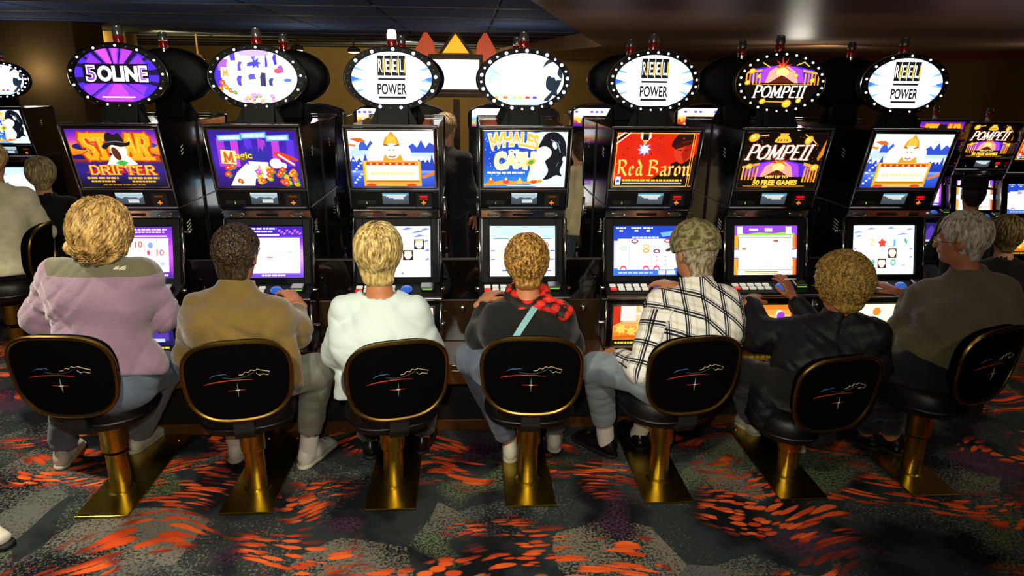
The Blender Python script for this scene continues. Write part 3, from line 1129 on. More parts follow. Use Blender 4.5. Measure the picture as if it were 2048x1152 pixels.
def oval_50():
    a = Art(1.55, True)
    A = a.A
    a.rect(0, 0, A, 1, '#180c38')
    a.rays(A / 2, .5, 1.0, 26, '#4a28d0', .75, .05, .12, 3)
    a.rays(A / 2, .5, .62, 12, '#8a34d8', .7, .02, .1, 8)
    a.poly([(A / 2, .55), (.40, 1), (.62, 1)], '#d850e0')
    a.poly([(A / 2, .55), (.72, 1), (.84, 1)], '#c848e0')
    a.poly([(A / 2, .55), (.95, 1), (1.12, .95)], '#b040e0')
    a.poly([(A / 2, .45), (.45, 0), (1.05, 0)], '#c044d8')
    a.poly([(A / 2, .45), (.3, .1), (.42, .04)], '#9038d8')
    a.poly([(A / 2, .45), (1.12, .06), (1.25, .12)], '#9038d8')
    a.rect(.16, .36, 1.36, .72, '#0a0614')
    a.text('5', .30, .54, .20, .31, '#fbf4ff', .05)
    a.text('5', .30, .54, .15, .25, '#8a3cc0', .0)
    a.text('OLIN', .79, .54, .74, .29, '#fdf8ff', .05)
    a.text('E', 1.26, .54, .17, .30, '#fbf4ff', .05)
    a.text('E', 1.26, .54, .11, .22, '#a060d0', .0)
    a.rect(.45, .10, 1.06, .125, '#f8f0ff')
    return a


def oval_magic():
    a = Art(1.55, True)
    a.rect(0, 0, a.A, 1, '#fdfdff')
    rd = random.Random(12)
    for x, y, w, h, c in ((.0, .25, .14, .6, '#4a30d0'), (.10, .62, .16, .2, '#b060e0'), (.32, .80, .10, .20, '#5a3cd8'), (.46, .62, .05, .16, '#6a50e0'), (.64, .70, .22, .08, '#4a4ae0'), (.72, .84, .07, .12, '#8070e8'), (.98, .68, .03, .24, '#5038c8'), (1.12, .72, .07, .2, '#4a34d0'), (1.2, .6, .1, .12, '#9a60e0'), (.42, .36, .08, .16, '#5a4ad8'), (.86, .34, .10, .24, '#3c3860'), (1.02, .36, .06, .12, '#404880'), (1.30, .42, .14, .06, '#5878e8'), (.64, .46, .14, .10, '#6058c8'), (.52, .90, .5, .1, '#b098f0')):
        a.poly([(x + rd.uniform(-.02, .02), y), (x + w, y + rd.uniform(-.03, .03)), (x + w * rd.uniform(.8, 1.1), y + h * .55), (x + w + rd.uniform(-.03, .03), y + h), (x + w * .3, y + h * 1.05), (x - .01, y + h * .7)], c)
    a.star(.79, .76, .12, .05, 6, '#4a4ae0')
    a.ell(1.2, .62, .08, .05, '#f05870', 10)
    a.ell(.75, 1.02, .36, .14, '#c8b0f4', 16)
    a.poly([(.12, .48), (.28, .50), (.29, .68), (.13, .68)], '#fbe8c8')
    a.serif('M', .21, .58, .10, .11, '#f09a50', None, 0, .2)
    rd = random.Random(4)
    flowers(a, [(.14, .40, .06, '#e84c30'), (.20, .32, .05, '#f07830'), (.10, .30, .05, '#f05828'), (.28, .26, .05, '#e86850'), (.36, .22, .04, '#60a040')] + [(rd.uniform(.55, 1.2), rd.uniform(.04, .18), .045, rd.choice(['#f0a0a0', '#f8d890', '#d890e0', '#f0b060'])) for k in range(12)])
    a.rect(.5, .03, 1.0, .05, '#c8b8e0')
    return a


def oval_reel(dim=False):
    a = Art(1.55, True)
    A = a.A
    a.rect(0, 0, A, 1, '#fdfeff')
    a.rays(A / 2, .5, 1.0, 18, '#7cb4f4', .45, .52, .10, 4)
    a.rays(A / 2, .5, 1.0, 12, '#3a70e0', .4, .62, .12, 9)
    a.ell(A / 2, .5, .56, .44, '#ffffff', 30)
    for k, ch in enumerate('REEL'):
        x = A / 2 - .205 + k * .137
        a.rect(x - .062, .56, x + .062, .93, '#101418')
        a.text(ch, x - .008, .745, .075, .24, '#fdfdf8', .012)
        a.poly([(x + .03, .60), (x + .055, .62), (x + .055, .86), (x + .04, .88)], '#e8c020')
    a.rect(A / 2 - .26, .475, A / 2 + .26, .512, '#14181c')
    a.text('POWER', A / 2, .31, .56, .21, '#0c0e10', .022)
    a.rect(A / 2 - .26, .13, A / 2 + .26, .17, '#14181c')
    return a


def oval_whale():
    a = Art(1.55, True)
    a.rect(0, 0, a.A, 1, '#fbfeff')
    a.poly([(0, .55), (.12, .75), (.25, .62), (.1, .4)], '#b8dcf8')
    a.line([(.1, .75), (.3, .58)], .02, '#90c4f0')
    a.poly([(.0, .1), (.0, .35), (.25, .25), (.6, .15), (1.0, .10), (1.3, .12), (1.3, .0)], '#c4e8f8')
    for x, c in ((.22, '#f0b040'), (.40, '#e88030'), (.58, '#b8d890'), (.84, '#e85040'), (.98, '#7a50c8'), (.70, '#f0d060')):
        a.ell(x, .17, .05, .03, c, 10)
    a.blob([(1.14, .74), (1.22, .80), (1.34, .84), (1.44, .76), (1.42, .62), (1.50, .52), (1.40, .50), (1.36, .40), (1.28, .26), (1.16, .12), (1.26, .12), (1.34, .22), (1.44, .18), (1.42, .30), (1.48, .44), (1.52, .6), (1.46, .8), (1.34, .92), (1.20, .86)], '#1c2a38')
    a.blob([(1.22, .56), (1.34, .58), (1.40, .44), (1.30, .30), (1.20, .38)], '#1c2a38')
    a.blob([(1.26, .68), (1.38, .74), (1.40, .6), (1.3, .56)], '#f4fbff')
    return a


def oval_pompeii():
    a = Art(1.55, True)
    A = a.A
    a.rect(0, 0, A, 1, '#0c0604')
    volcano(a, A / 2, .50, 1.3, .40)
    temple(a, .02, .46, .34, .24)
    temple(a, 1.53, .46, .34, .24, -1)
    a.line([(.18, .47), (1.40, .47)], .015, '#e88a20')
    for x, y, r in ((.16, .72, .07), (.08, .5, .06), (1.40, .55, .06), (.42, .14, .07), (1.16, .16, .06), (.92, .10, .10), (.30, .62, .05), (1.05, .64, .05)):
        coin(a, x, y, r)
    a.line([(.45, .14), (.9, .13)], .02, '#d8a020')
    a.line([(.36, .88), (.5, .80)], .02, '#e8c040')
    a.line([(1.05, .84), (1.2, .90), (1.3, .82)], .02, '#e8c040')
    a.serif('POMPEII', A / 2 - .02, .33, 1.06, .21, '#fbfaf4', '#2a1a10', .25, .17, .08)
    return a


def reels(a, x0, y0, x1, y1, n, c='#ffffff', g='#c8d0e8'):
    a.rect(x0, y0, x1, y1, c)
    for k in range(1, n):
        x = x0 + (x1 - x0) * k / n
        a.line([(x, y0), (x, y1)], .006, g)


def mon_1():
    a = Art(1.30)
    a.grad(0, 1, ['#3c1c90', '#a030c0', '#b850d8', '#c050d8', '#8a34c8', '#5c28a8'], 14)
    bars(a, .5, 1.2, .93, .03, '#e8d8ff', 8, 3)
    bars(a, .6, 1.15, .88, .025, '#e8d8ff', 6, 4)
    a.rect(.15, .80, 1.2, .83, '#f0c0f0')
    reels(a, .10, .12, 1.22, .78, 5, '#fdf8ff', '#402060')
    for x, y in ((.45, .66), (1.06, .50), (.22, .3), (.66, .66)):
        a.text('10', x, y, .14, .12, '#e0402c', .01)
    a.ell(.88, .64, .05, .06, '#8098d8', 12)
    a.ell(.84, .5, .03, .05, '#d04060', 10)
    a.ell(1.1, .28, .05, .04, '#a8c0e8', 10)
    bars(a, .7, 1.2, .04, .04, '#e8f0ff', 6, 6)
    return a


def mon_2():
    a = Art(1.30)
    a.grad(0, 1, ['#5a3cc0', '#b06ae0', '#d890f0', '#c8a0f8', '#a040d8', '#4a24b0', '#3418a0'], 16)
    bars(a, .02, .8, .94, .03, '#f0e8ff', 7, 3)
    bars(a, .36, .72, .885, .03, '#f0e8ff', 5, 8)
    for k in range(9):
        a.ell(.85 + .05 * k, .92 - .03 * (k % 3), .03, .02, '#c868d8', 7, .6)
    a.rect(.3, .82, .85, .85, '#f8f0ff')
    reels(a, .06, .09, 1.24, .78, 5, '#fffdff', '#e4dcf4')
    a.text('Q', .92, .66, .07, .08, '#f0d890', 0)
    a.ell(.66, .40, .07, .02, '#d89090', 10)
    a.ell(1.05, .5, .04, .02, '#a8d8b8', 10)
    bars(a, .5, .95, .03, .03, '#f8f0ff', 6, 7)
    return a


def mon_3():
    a = Art(1.30)
    a.grad(0, 1, ['#e8f2ff', '#ffffff', '#ffffff', '#f4f9ff', '#e0ecff'], 10)
    for x, y, w in ((.85, .94, .12), (1.05, .88, .14), (1.2, .93, .1), (1.08, .80, .12), (1.22, .70, .06), (1.24, .52, .06), (1.24, .34, .05), (.04, .06, .05), (.75, .06, .03)):
        a.poly([(x - w, y - .02), (x, y + .04), (x + w, y + .01), (x, y - .01)], '#6c80e0')
    for x, y in ((1.08, .64), (.86, .43)):
        a.rect(x - .10, y - .10, x + .10, y + .10, '#2c1810')
        a.poly([(x - .08, y - .01), (x - .06, y + .07), (x + .06, y + .07), (x + .08, y - .01), (x + .03, y - .08), (x - .03, y - .08)], '#fbf6e8')
        a.ell(x, y + .07, .08, .015, '#e8c890', 10)
    return a


def mon_4():
    a = Art(1.30)
    a.grad(0, 1, ['#f4fbff', '#ffffff', '#ffffff', '#f0faff', '#d0ecf8', '#c0e0f4'], 12)
    for k in range(7):
        a.line([(.02, .97 - k * .03), (.4, .955 - k * .03), (.8, .97 - k * .03), (1.28, .96 - k * .03)], .008, '#88c0e4')
    for x0, x1, y in ((.06, .38, .74), (.9, 1.22, .74), (.01, .10, .50), (.01, .10, .33), (1.2, 1.29, .50), (1.2, 1.29, .33), (.24, .4, .10), (1.1, 1.22, .10)):
        a.rect(x0, y, x1, y + .02, '#2a4cd0' if x1 - x0 < .2 else '#4a90e0')
    a.text('10', 1.10, .62, .14, .12, '#e04038', .01)
    a.ell(.24, .40, .05, .06, '#f8f0c0', 10)
    a.text('10', .55, .42, .12, .10, '#f0b8a0', 0)
    return a


def mon_5():
    a = Art(1.30)
    a.grad(0, 1, ['#5c98ec', '#2c54c8', '#2848c0', '#2444bc', '#1c3cb4'], 12)
    for x in (.05, .36, .60):
        bars(a, x, x + .20, .94, .03, '#e0ecff', 3, int(x * 10))
        bars(a, x + .07, x + .14, .885, .03, '#ffffff', 1, 1)
    a.poly([(.95, .86), (1.2, .90), (1.28, .82), (1.0, .78)], '#6ca8f0')
    bars(a, .38, .92, .755, .025, '#dce8fc', 8, 5)
    for x0 in (.01, 1.22):
        a.rect(x0, .15, x0 + .08, .70, '#e4f0ff')
    reels(a, .09, .12, 1.24, .74, 5, '#fdfeff', '#3048a8')
    for x, y, c in ((.43, .69, '#90304c'), (.66, .50, '#c89030'), (.88, .49, '#70304c'), (1.1, .70, '#e03028'), (.66, .59, '#f0b050'), (.20, .55, '#a8d8b0')):
        a.ell(x, y, .075, .045, c, 14)
        a.ell(x, y, .045, .022, '#f8f4f0', 10)
    for x in (.20, .66, .88):
        a.ell(x, .13, .07, .07, '#d84860', 14)
        a.ell(x, .12, .045, .045, '#fbe0e0', 12)
    for x in (.88, 1.06):
        for y in (.22, .30, .38):
            a.ell(x, y, .02, .02, '#f090b0', 8)
    a.rect(0, 0, 1.3, .115, '#3a68cc')
    bars(a, .1, .8, .04, .035, '#a8c8f4', 8, 5)
    a.rect(.92, .02, 1.06, .1, '#f4f8ff')
    a.rect(1.08, .02, 1.26, .1, '#dce8ff')
    return a


def mon_6():
    a = Art(1.30)
    a.grad(0, 1, ['#fdfcf0', '#ffffff'], 4)
    a.rect(0, .0, .08, .82, '#f09a30')
    a.rect(1.22, .0, 1.3, 1, '#e07828')
    a.rect(1.27, 0, 1.3, 1, '#c04838')
    a.rect(0, .80, 1.3, 1, '#8a40d0')
    a.poly([(.05, .80), (1.25, .80), (1.25, .84), (1.0, .87), (.8, .84), (.5, .86), (.25, .83), (.05, .86)], '#8ac83c')
    a.rect(.05, .83, .16, .98, '#fdf6d8')
    a.rect(1.06, .83, 1.18, .98, '#fdf6d8')
    a.rect(.3, .90, .48, .94, '#e8e0ff')
    a.rect(.62, .88, .78, .95, '#d8c8ff')
    reels(a, .08, .10, 1.2, .75, 5, '#fffffc', '#f4f0dc')
    a.frame(.08, .10, 1.20, .76, .012, '#4a5a20')
    for x0 in (0, 1.2):
        a.rect(x0, .34, x0 + .1, .52, '#dfe8ff')
        a.rect(x0, .51, x0 + .08, .53, '#3a58d0')
        a.rect(x0, .33, x0 + .08, .35, '#3a58d0')
    a.ell(.86, .69, .06, .025, '#a05a5a', 10)
    a.ell(.2, .53, .05, .03, '#b08868', 10)
    a.ell(1.06, .70, .04, .02, '#e0c898', 10)
    a.rect(.22, .055, .92, .075, '#6a6818')
    a.rect(.22, .015, .92, .035, '#c0b030')
    return a


def mon_7():
    a = Art(1.30)
    a.grad(0, 1, ['#f0f8ff', '#ffffff', '#ffffff', '#f0f8ff', '#d8ecff'], 10)
    for x, y, w in ((.1, .86, .12), (.38, .93, .1), (1.05, .82, .14), (1.2, .92, .08), (.05, .52, .04), (1.24, .52, .05), (1.24, .35, .05), (.12, .78, .08), (.8, .95, .08)):
        a.poly([(x - w, y - .02), (x, y + .03), (x + w, y), (x, y - .015)], '#8098e4')
    a.text('2', .40, .66, .10, .14, '#e8c478', .02)
    a.star(.62, .64, .10, .06, 5, '#dc4030', .4)
    a.text('J', .86, .64, .09, .15, '#5aa0d0', .02)
    a.ell(1.12, .68, .03, .06, '#58b078', 10, .4)
    a.ell(.44, .26, .03, .05, '#58b088', 10, .4)
    for x, y in ((.84, .43), (.62, .22)):
        a.rect(x - .09, y - .10, x + .09, y + .10, '#3c2410')
        a.poly([(x - .08, y + .0), (x - .06, y + .07), (x + .06, y + .07), (x + .08, y + .0), (x + .03, y - .08), (x - .03, y - .08)], '#fbf0d0')
    a.ell(.86, .24, .06, .07, '#60b898', 12)
    a.ell(.86, .24, .03, .035, '#f4fff8', 10)
    a.ell(1.08, .18, .06, .015, '#e8a890', 8)
    return a


def lcd(kind):
    a = Art(2.15)
    a.grad(0, 1, ['#46525c', '#56646e', '#6a7884'], 4)
    if kind == 0:
        a.rect(0, .72, 2.15, 1, '#e4f4fb')
        a.rect(0, .72, 2.15, .84, '#a8dcf0')
        a.poly([(0, .72), (.2, .60), (.45, .50), (.75, .66), (1.1, .58), (1.5, .62), (1.8, .5), (2.15, .68), (2.15, .74), (0, .74)], '#cfe6ee')
        a.rect(.9, .12, 1.75, .42, '#f4fbff')
    else:
        a.rect(0, .78, 2.15, 1, '#58b8d0')
        for k, (x0, x1, y) in enumerate(((.05, 1.95, .80), (.3, 1.85, .70), (.5, 1.7, .60), (.9, 1.75, .48))):
            a.rect(x0, y - .05, x1, y + .07, '#f4fbfc')
    return a


def belly(kind):
    a = Art(1.7)
    if kind in (0, 1, 3):
        a.grad(0, 1, ['#161448', '#241c70', '#302488', '#28206c'], 8)
        a.poly([(.1, .3), (.4, .8), (.7, .5), (1.0, .9), (1.4, .4), (1.6, .7), (1.6, .25), (.1, .25)], '#5a3cb0' if kind < 3 else '#3c88d8')
        a.rect(.2, .22, 1.5, .3, '#c8d8f4')
    elif kind == 4:
        a.rect(0, 0, 1.7, 1, '#e85018')
        a.grad(.15, 1, ['#f07818', '#f89838', '#fbd8a0', '#f8c070'], 10)
        a.poly([(0, .5), (.25, .62), (.25, 1), (0, 1)], '#d83018')
        a.poly([(.18, .62), (.55, .62), (.55, 1), (.18, 1)], '#fdf0e8')
        for x, y, r in ((.2, .42, .16), (.45, .36, .14), (.7, .45, .18), (.95, .36, .15), (1.2, .42, .16), (1.45, .4, .15)):
            a.star(x, y, r, r * .55, 7, '#fbd860')
        a.star(.8, .8, .28, .12, 8, '#fff8e8')
        a.line([(.05, .2), (.4, .24), (.7, .18), (1.1, .24), (1.6, .2)], .06, '#e06810')
    elif kind == 5:
        a.grad(0, 1, ['#d87018', '#f09828', '#fbd070', '#e87818'], 8)
        for k in range(9):
            a.ell(.1 + k * .19, .55 + .2 * (k % 2), .09, .12, ['#fbe890', '#d84818', '#fff4d8'][k % 3], 10)
        a.ell(1.1, .7, .1, .12, '#a040d8', 12)
    else:
        a.grad(0, 1, ['#f4d040', '#fbe890', '#fffdf0', '#fff8e0'], 8)
        for x, y in ((.5, .8), (.8, .35), (1.3, .8), (1.1, .3), (.2, .3)):
            a.ell(x, y, .1, .1, '#e89028', 12)
        a.rect(.66, .25, .86, .5, '#3c2410')
    a.rect(0, 0, 1.7, .15, '#141008')
    bars(a, .06, 1.6, .05, .05, '#e8d440', 14, kind)
    return a


# ------------------------------------------------------------------ slot machines
MY = lambda y: y - YC
MZ = lambda z: z - BZ


def face(p0, p1):
    """plane between two (Y,Z) profile points -> (origin at its bottom centre, up, normal, length)"""
    a = np.array([0, MY(p0[0]), MZ(p0[1])])
    b = np.array([0, MY(p1[0]), MZ(p1[1])])
    L = np.linalg.norm(b - a)
    up = (b - a) / L
    return a, up, np.cross([1, 0, 0], up), L


PR = [(.62, .575), (.62, .845), (.600, .855), (.600, .883), (.742, .916), (.745, .92), (.825, 1.262), (.80, 1.318), (.79, 1.33), (.667, 1.75), (1.165, 1.75), (1.165, .575)]
F_BELLY, F_LIP, F_DECK, F_MON, F_STRIP, F_TOP = face(PR[0], PR[1]), face(PR[2], PR[3]), face(PR[3], PR[4]), face(PR[5], PR[6]), face(PR[6], PR[7]), face(PR[8], PR[9])
AX = np.array([1.0, 0, 0])


def on(F, u, v, h=0.0):
    return F[0] + AX * u + F[1] * v + F[2] * h


def plate(F, x0, x1, v0, v1, t, h=0.0, mb=None):
    mb = mb or MB()
    return mb.slab([(x0, v0), (x1, v0), (x1, v1), (x0, v1)], on(F, 0, 0, h), AX, F[1], F[2], t)


def frame_part(F, x0, x1, v0, v1, w, t, h=0.0):
    mb = MB()
    plate(F, x0 - w, x0, v0 - w, v1 + w, t, h, mb)
    plate(F, x1, x1 + w, v0 - w, v1 + w, t, h, mb)
    plate(F, x0, x1, v0 - w, v0, t, h, mb)
    plate(F, x0, x1, v1, v1 + w, t, h, mb)
    return mb


CW = 0.233
KIT = []   # (name, mesh, parent-key)


def kit(name, mb, m, smooth=False, bevel=0.0):
    me = mb.mesh(name, smooth, bevel)
    me.materials.append(m)
    return (name, me)


K = {}
K['cabinet'] = kit('cabinet', MB().prism([(MY(y), MZ(z)) for y, z in PR], -CW, CW), M['black'], bevel=0.004)
K['plinth'] = kit('plinth', MB().box(-CW + .01, CW - .01, MY(.64), MY(1.16), 0.001, MZ(.576)), M['matte'])
K['top_frame'] = kit('top_frame', frame_part(F_TOP, -.2125, .2125, .118, .4225, .008, .006), M['chrome'], bevel=.002)
K['crown'] = kit('crown', MB().box(-CW - .004, CW + .004, MY(.655), MY(.70), MZ(1.752), MZ(1.764)), M['chrome'], bevel=.003)
K['mid_bar'] = kit('mid_bar', plate(F_TOP, -CW, CW, .100, .108, .010), M['chrome'], bevel=.002)
K['info_panel'] = kit('info_panel', plate(F_TOP, -.222, .222, .004, .094, .004), M['satin'], bevel=.002)
K['speaker_strip'] = kit('speaker_strip', plate(F_STRIP, -CW + .004, CW - .004, .004, .056, .006), M['chrome'], bevel=.003)
mb = MB()
mon0 = .034
K['bezel'] = kit('bezel', frame_part(F_MON, -.182, .182, mon0 - .004, mon0 + .278, .036, .014), M['housing'], bevel=.003)
K['deck'] = kit('deck', plate(F_DECK, -CW - .006, CW + .006, -.004, .143, .012), M['housing'], bevel=.004)
K['deck_rail'] = kit('deck_rail', MB().tube([on(F_LIP, -CW - .008, .022, .004), on(F_LIP, CW + .008, .022, .004)], .011, 10), M['chrome'], True)
K['belly_frame'] = kit('belly_frame', frame_part(F_BELLY, -.195, .195, .018, .246, .010, .008), M['chrome'], bevel=.002)
K['foot_rail'] = kit('foot_rail', MB().box(-CW - .004, CW + .004, MY(.606), MY(.64), MZ(.577), MZ(.588)), M['chrome'], bevel=.003)
for sgn in (-1, 1):
    xx = sgn * (CW + .001)
    K['edge_trim%d' % sgn] = kit('edge_trim', MB().tube([(xx, MY(y) - .004, MZ(z)) for y, z in PR[5:7]], .0085, 8), M['chrome'], True)
    K['top_trim%d' % sgn] = kit('top_trim', MB().tube([(xx, MY(y) - .003, MZ(z)) for y, z in PR[8:10]], .006, 8), M['steel'], True)
    K['belly_trim%d' % sgn] = kit('belly_trim', MB().tube([(xx, MY(y) - .003, MZ(z)) for y, z in PR[0:2]], .0075, 8), M['chrome'], True)
    K['joint_strip%d' % sgn] = kit('joint_strip', MB().box(sgn * CW, sgn * (CW + .004), MY(.80), MY(1.16), MZ(1.322), MZ(1.328)), M['steel'])
    K['back_seam%d' % sgn] = kit('back_seam', MB().box(sgn * CW, sgn * (CW + .003), MY(1.150), MY(1.158), MZ(.60), MZ(1.745)), M['satin'])
    for nm, y0, z0, n, L in (('upper_vent', .93, 1.585, 3, .028), ('lower_vent', .90, 1.17, 4, .05)):
        v = MB()
        for k in range(n):
            z = MZ(z0) + k * .018
            v.add([(sgn * (CW + .0015), MY(y0) - L / 2, z), (sgn * (CW + .0015), MY(y0) + L / 2, z + .010), (sgn * (CW + .0015), MY(y0) + L / 2, z + .016), (sgn * (CW + .0015), MY(y0) - L / 2, z + .006), (sgn * (CW - .002), MY(y0) - L / 2, z), (sgn * (CW - .002), MY(y0) + L / 2, z + .010), (sgn * (CW - .002), MY(y0) + L / 2, z + .016), (sgn * (CW - .002), MY(y0) - L / 2, z + .006)],
                  [(0, 1, 2, 3), (4, 7, 6, 5), (0, 4, 5, 1), (1, 5, 6, 2), (2, 6, 7, 3), (3, 7, 4, 0)])
        K['%s%d' % (nm, sgn)] = kit(nm, v, M['white_plastic'])
latch_me = kit('latch', MB().lathe([(.004, -.001), (.011, 0), (.011, .018), (.006, .026), (.002, .026)], 12, 'x'), M['chrome'], True)
spk_ring = kit('speaker_ring', MB().tube([(.034 * math.cos(q), 0, .013 * math.sin(q)) for q in np.linspace(0, 2 * math.pi, 25)[:-1]], .003, 6, True), M['chrome'], True)
spk_grille = kit('speaker_grille', MB().lathe([(.033, 0), (.030, -.003), (.01, -.0035)], 20, 'y', sy=.38), M['steel'], True)
key_me = kit('button', MB().box(-.017, .017, -.012, .012, 0, .010), M['key'], bevel=.003)
keyred_me = kit('button', MB().box(-.017, .017, -.012, .012, 0, .010), M['redkey'], bevel=.003)
spin_me = kit('spin_button', MB().lathe([(.030, 0), (.030, .008), (.026, .009), (.025, .016), (.015, .022), (.003, .023)], 20), M['blue'], True)
bill_me = kit('bill_slot', MB().box(-.035, .035, -.03, .03, 0, .022), M['steel'], bevel=.006)
billgap = kit('slot_mouth', MB().box(-.026, .026, -.0315, -.02, .008, .014), M['ledgreen'])
# topper: oval sign on a trapezoid stand
TC = (0, MY(.87), MZ(1.983))
TA, TB = .242, .156
K['stand'] = kit('stand', MB().prism([(MY(.80), MZ(1.752)), (MY(.93), MZ(1.752)), (MY(.92), MZ(1.86)), (MY(.83), MZ(1.86))], -.08, .08), M['housing'], bevel=.004)
for sgn in (-1, 1):
    K['stand_fin%d' % sgn] = kit('stand_fin', MB().slab([(sgn * .081, 0), (sgn * .125, 0), (sgn * .081, .09)], (0, MY(.83), MZ(1.752)), AX, np.array([0, 0, 1.0]), np.array([0, 1.0, 0]), .03), M['housing'])
oval_body = kit('oval_housing', MB().lathe([(.30, .065), (.80, .058), (.96, .040), (1.0, .02), (1.0, -.026), (.975, -.040), (.87, -.042), (.86, -.034), (.2, -.034)], 48, 'y', TC, TA, TB), M['housing'], True)
oval_rim = kit('oval_rim', MB().tube([(TC[0] + TA * 1.0 * math.cos(q), TC[1] - .030, TC[2] + TB * 1.0 * math.sin(q)) for q in np.linspace(0, 2 * math.pi, 65)[:-1]], .0045, 6, True), M['chrome'], True)
rim_dark = kit('oval_rim', MB().tube([(TC[0] + TA * 1.0 * math.cos(q), TC[1] - .030, TC[2] + TB * 1.0 * math.sin(q)) for q in np.linspace(0, 2 * math.pi, 65)[:-1]], .0045, 6, True), M['brassrim'], True)
bulbs = {}
for k_, mm, r in (('on', 'bulb', .0058), ('big', 'bulbblue', .0088), ('mid', 'bulbblue', .0058), ('off', 'bulboff', .0040)):
    bulbs[k_] = kit('bulb', MB().lathe([(r, .002), (r, -.002), (r * .75, -.002 - r * .6), (r * .2, -.002 - r * .85)], 10, 'y'), M[mm], True)
can_post = kit('lamp_post', MB().lathe([(.022, 0), (.022, .025), (.026, .028), (.026, .036)], 16), M['chrome'], True)
can_red = kit('red_lens', MB().lathe([(.024, .036), (.0245, .040), (.0245, .072), (.023, .076)], 18), M['lampred'], True)
can_cap = kit('lamp_cap', MB().lathe([(.0245, .077), (.025, .080), (.025, .104), (.022, .108), (.022, .120), (.012, .124)], 18), M['lampclear'], True)
can_lit = kit('lamp_cap', MB().lathe([(.0245, .077), (.025, .080), (.025, .104), (.022, .108), (.022, .120), (.012, .124)], 18), M['lamplit'], True)
oval_H = .264
ovals = [oval_50, oval_magic, oval_reel, oval_whale, oval_reel, oval_pompeii, oval_reel]
tops = [top_cowboy, top_magic, top_warrior, top_whales, top_baron, top_pompeii, top_warrior]
mons = [mon_1, mon_2, mon_3, mon_4, mon_5, mon_6, mon_7]
bell = [0, 1, 6, 3, 4, 5, 6]
_cache = {}


def art_mesh(key, fn, F, u0, v0, H, m, h):
    if key not in _cache:
        a = fn()
        me = a.mesh(key, on(F, u0, v0, h), AX, F[2], H)
        me.materials.append(m)
        _cache[key] = me
    return _cache[key]


def put(k, parent, loc=(0, 0, 0), rot=(0, 0, 0)):
    return obj(k[0], k[1], None, parent, loc, rot)


deck_pitch = math.atan2(F_DECK[1][2], F_DECK[1][1])


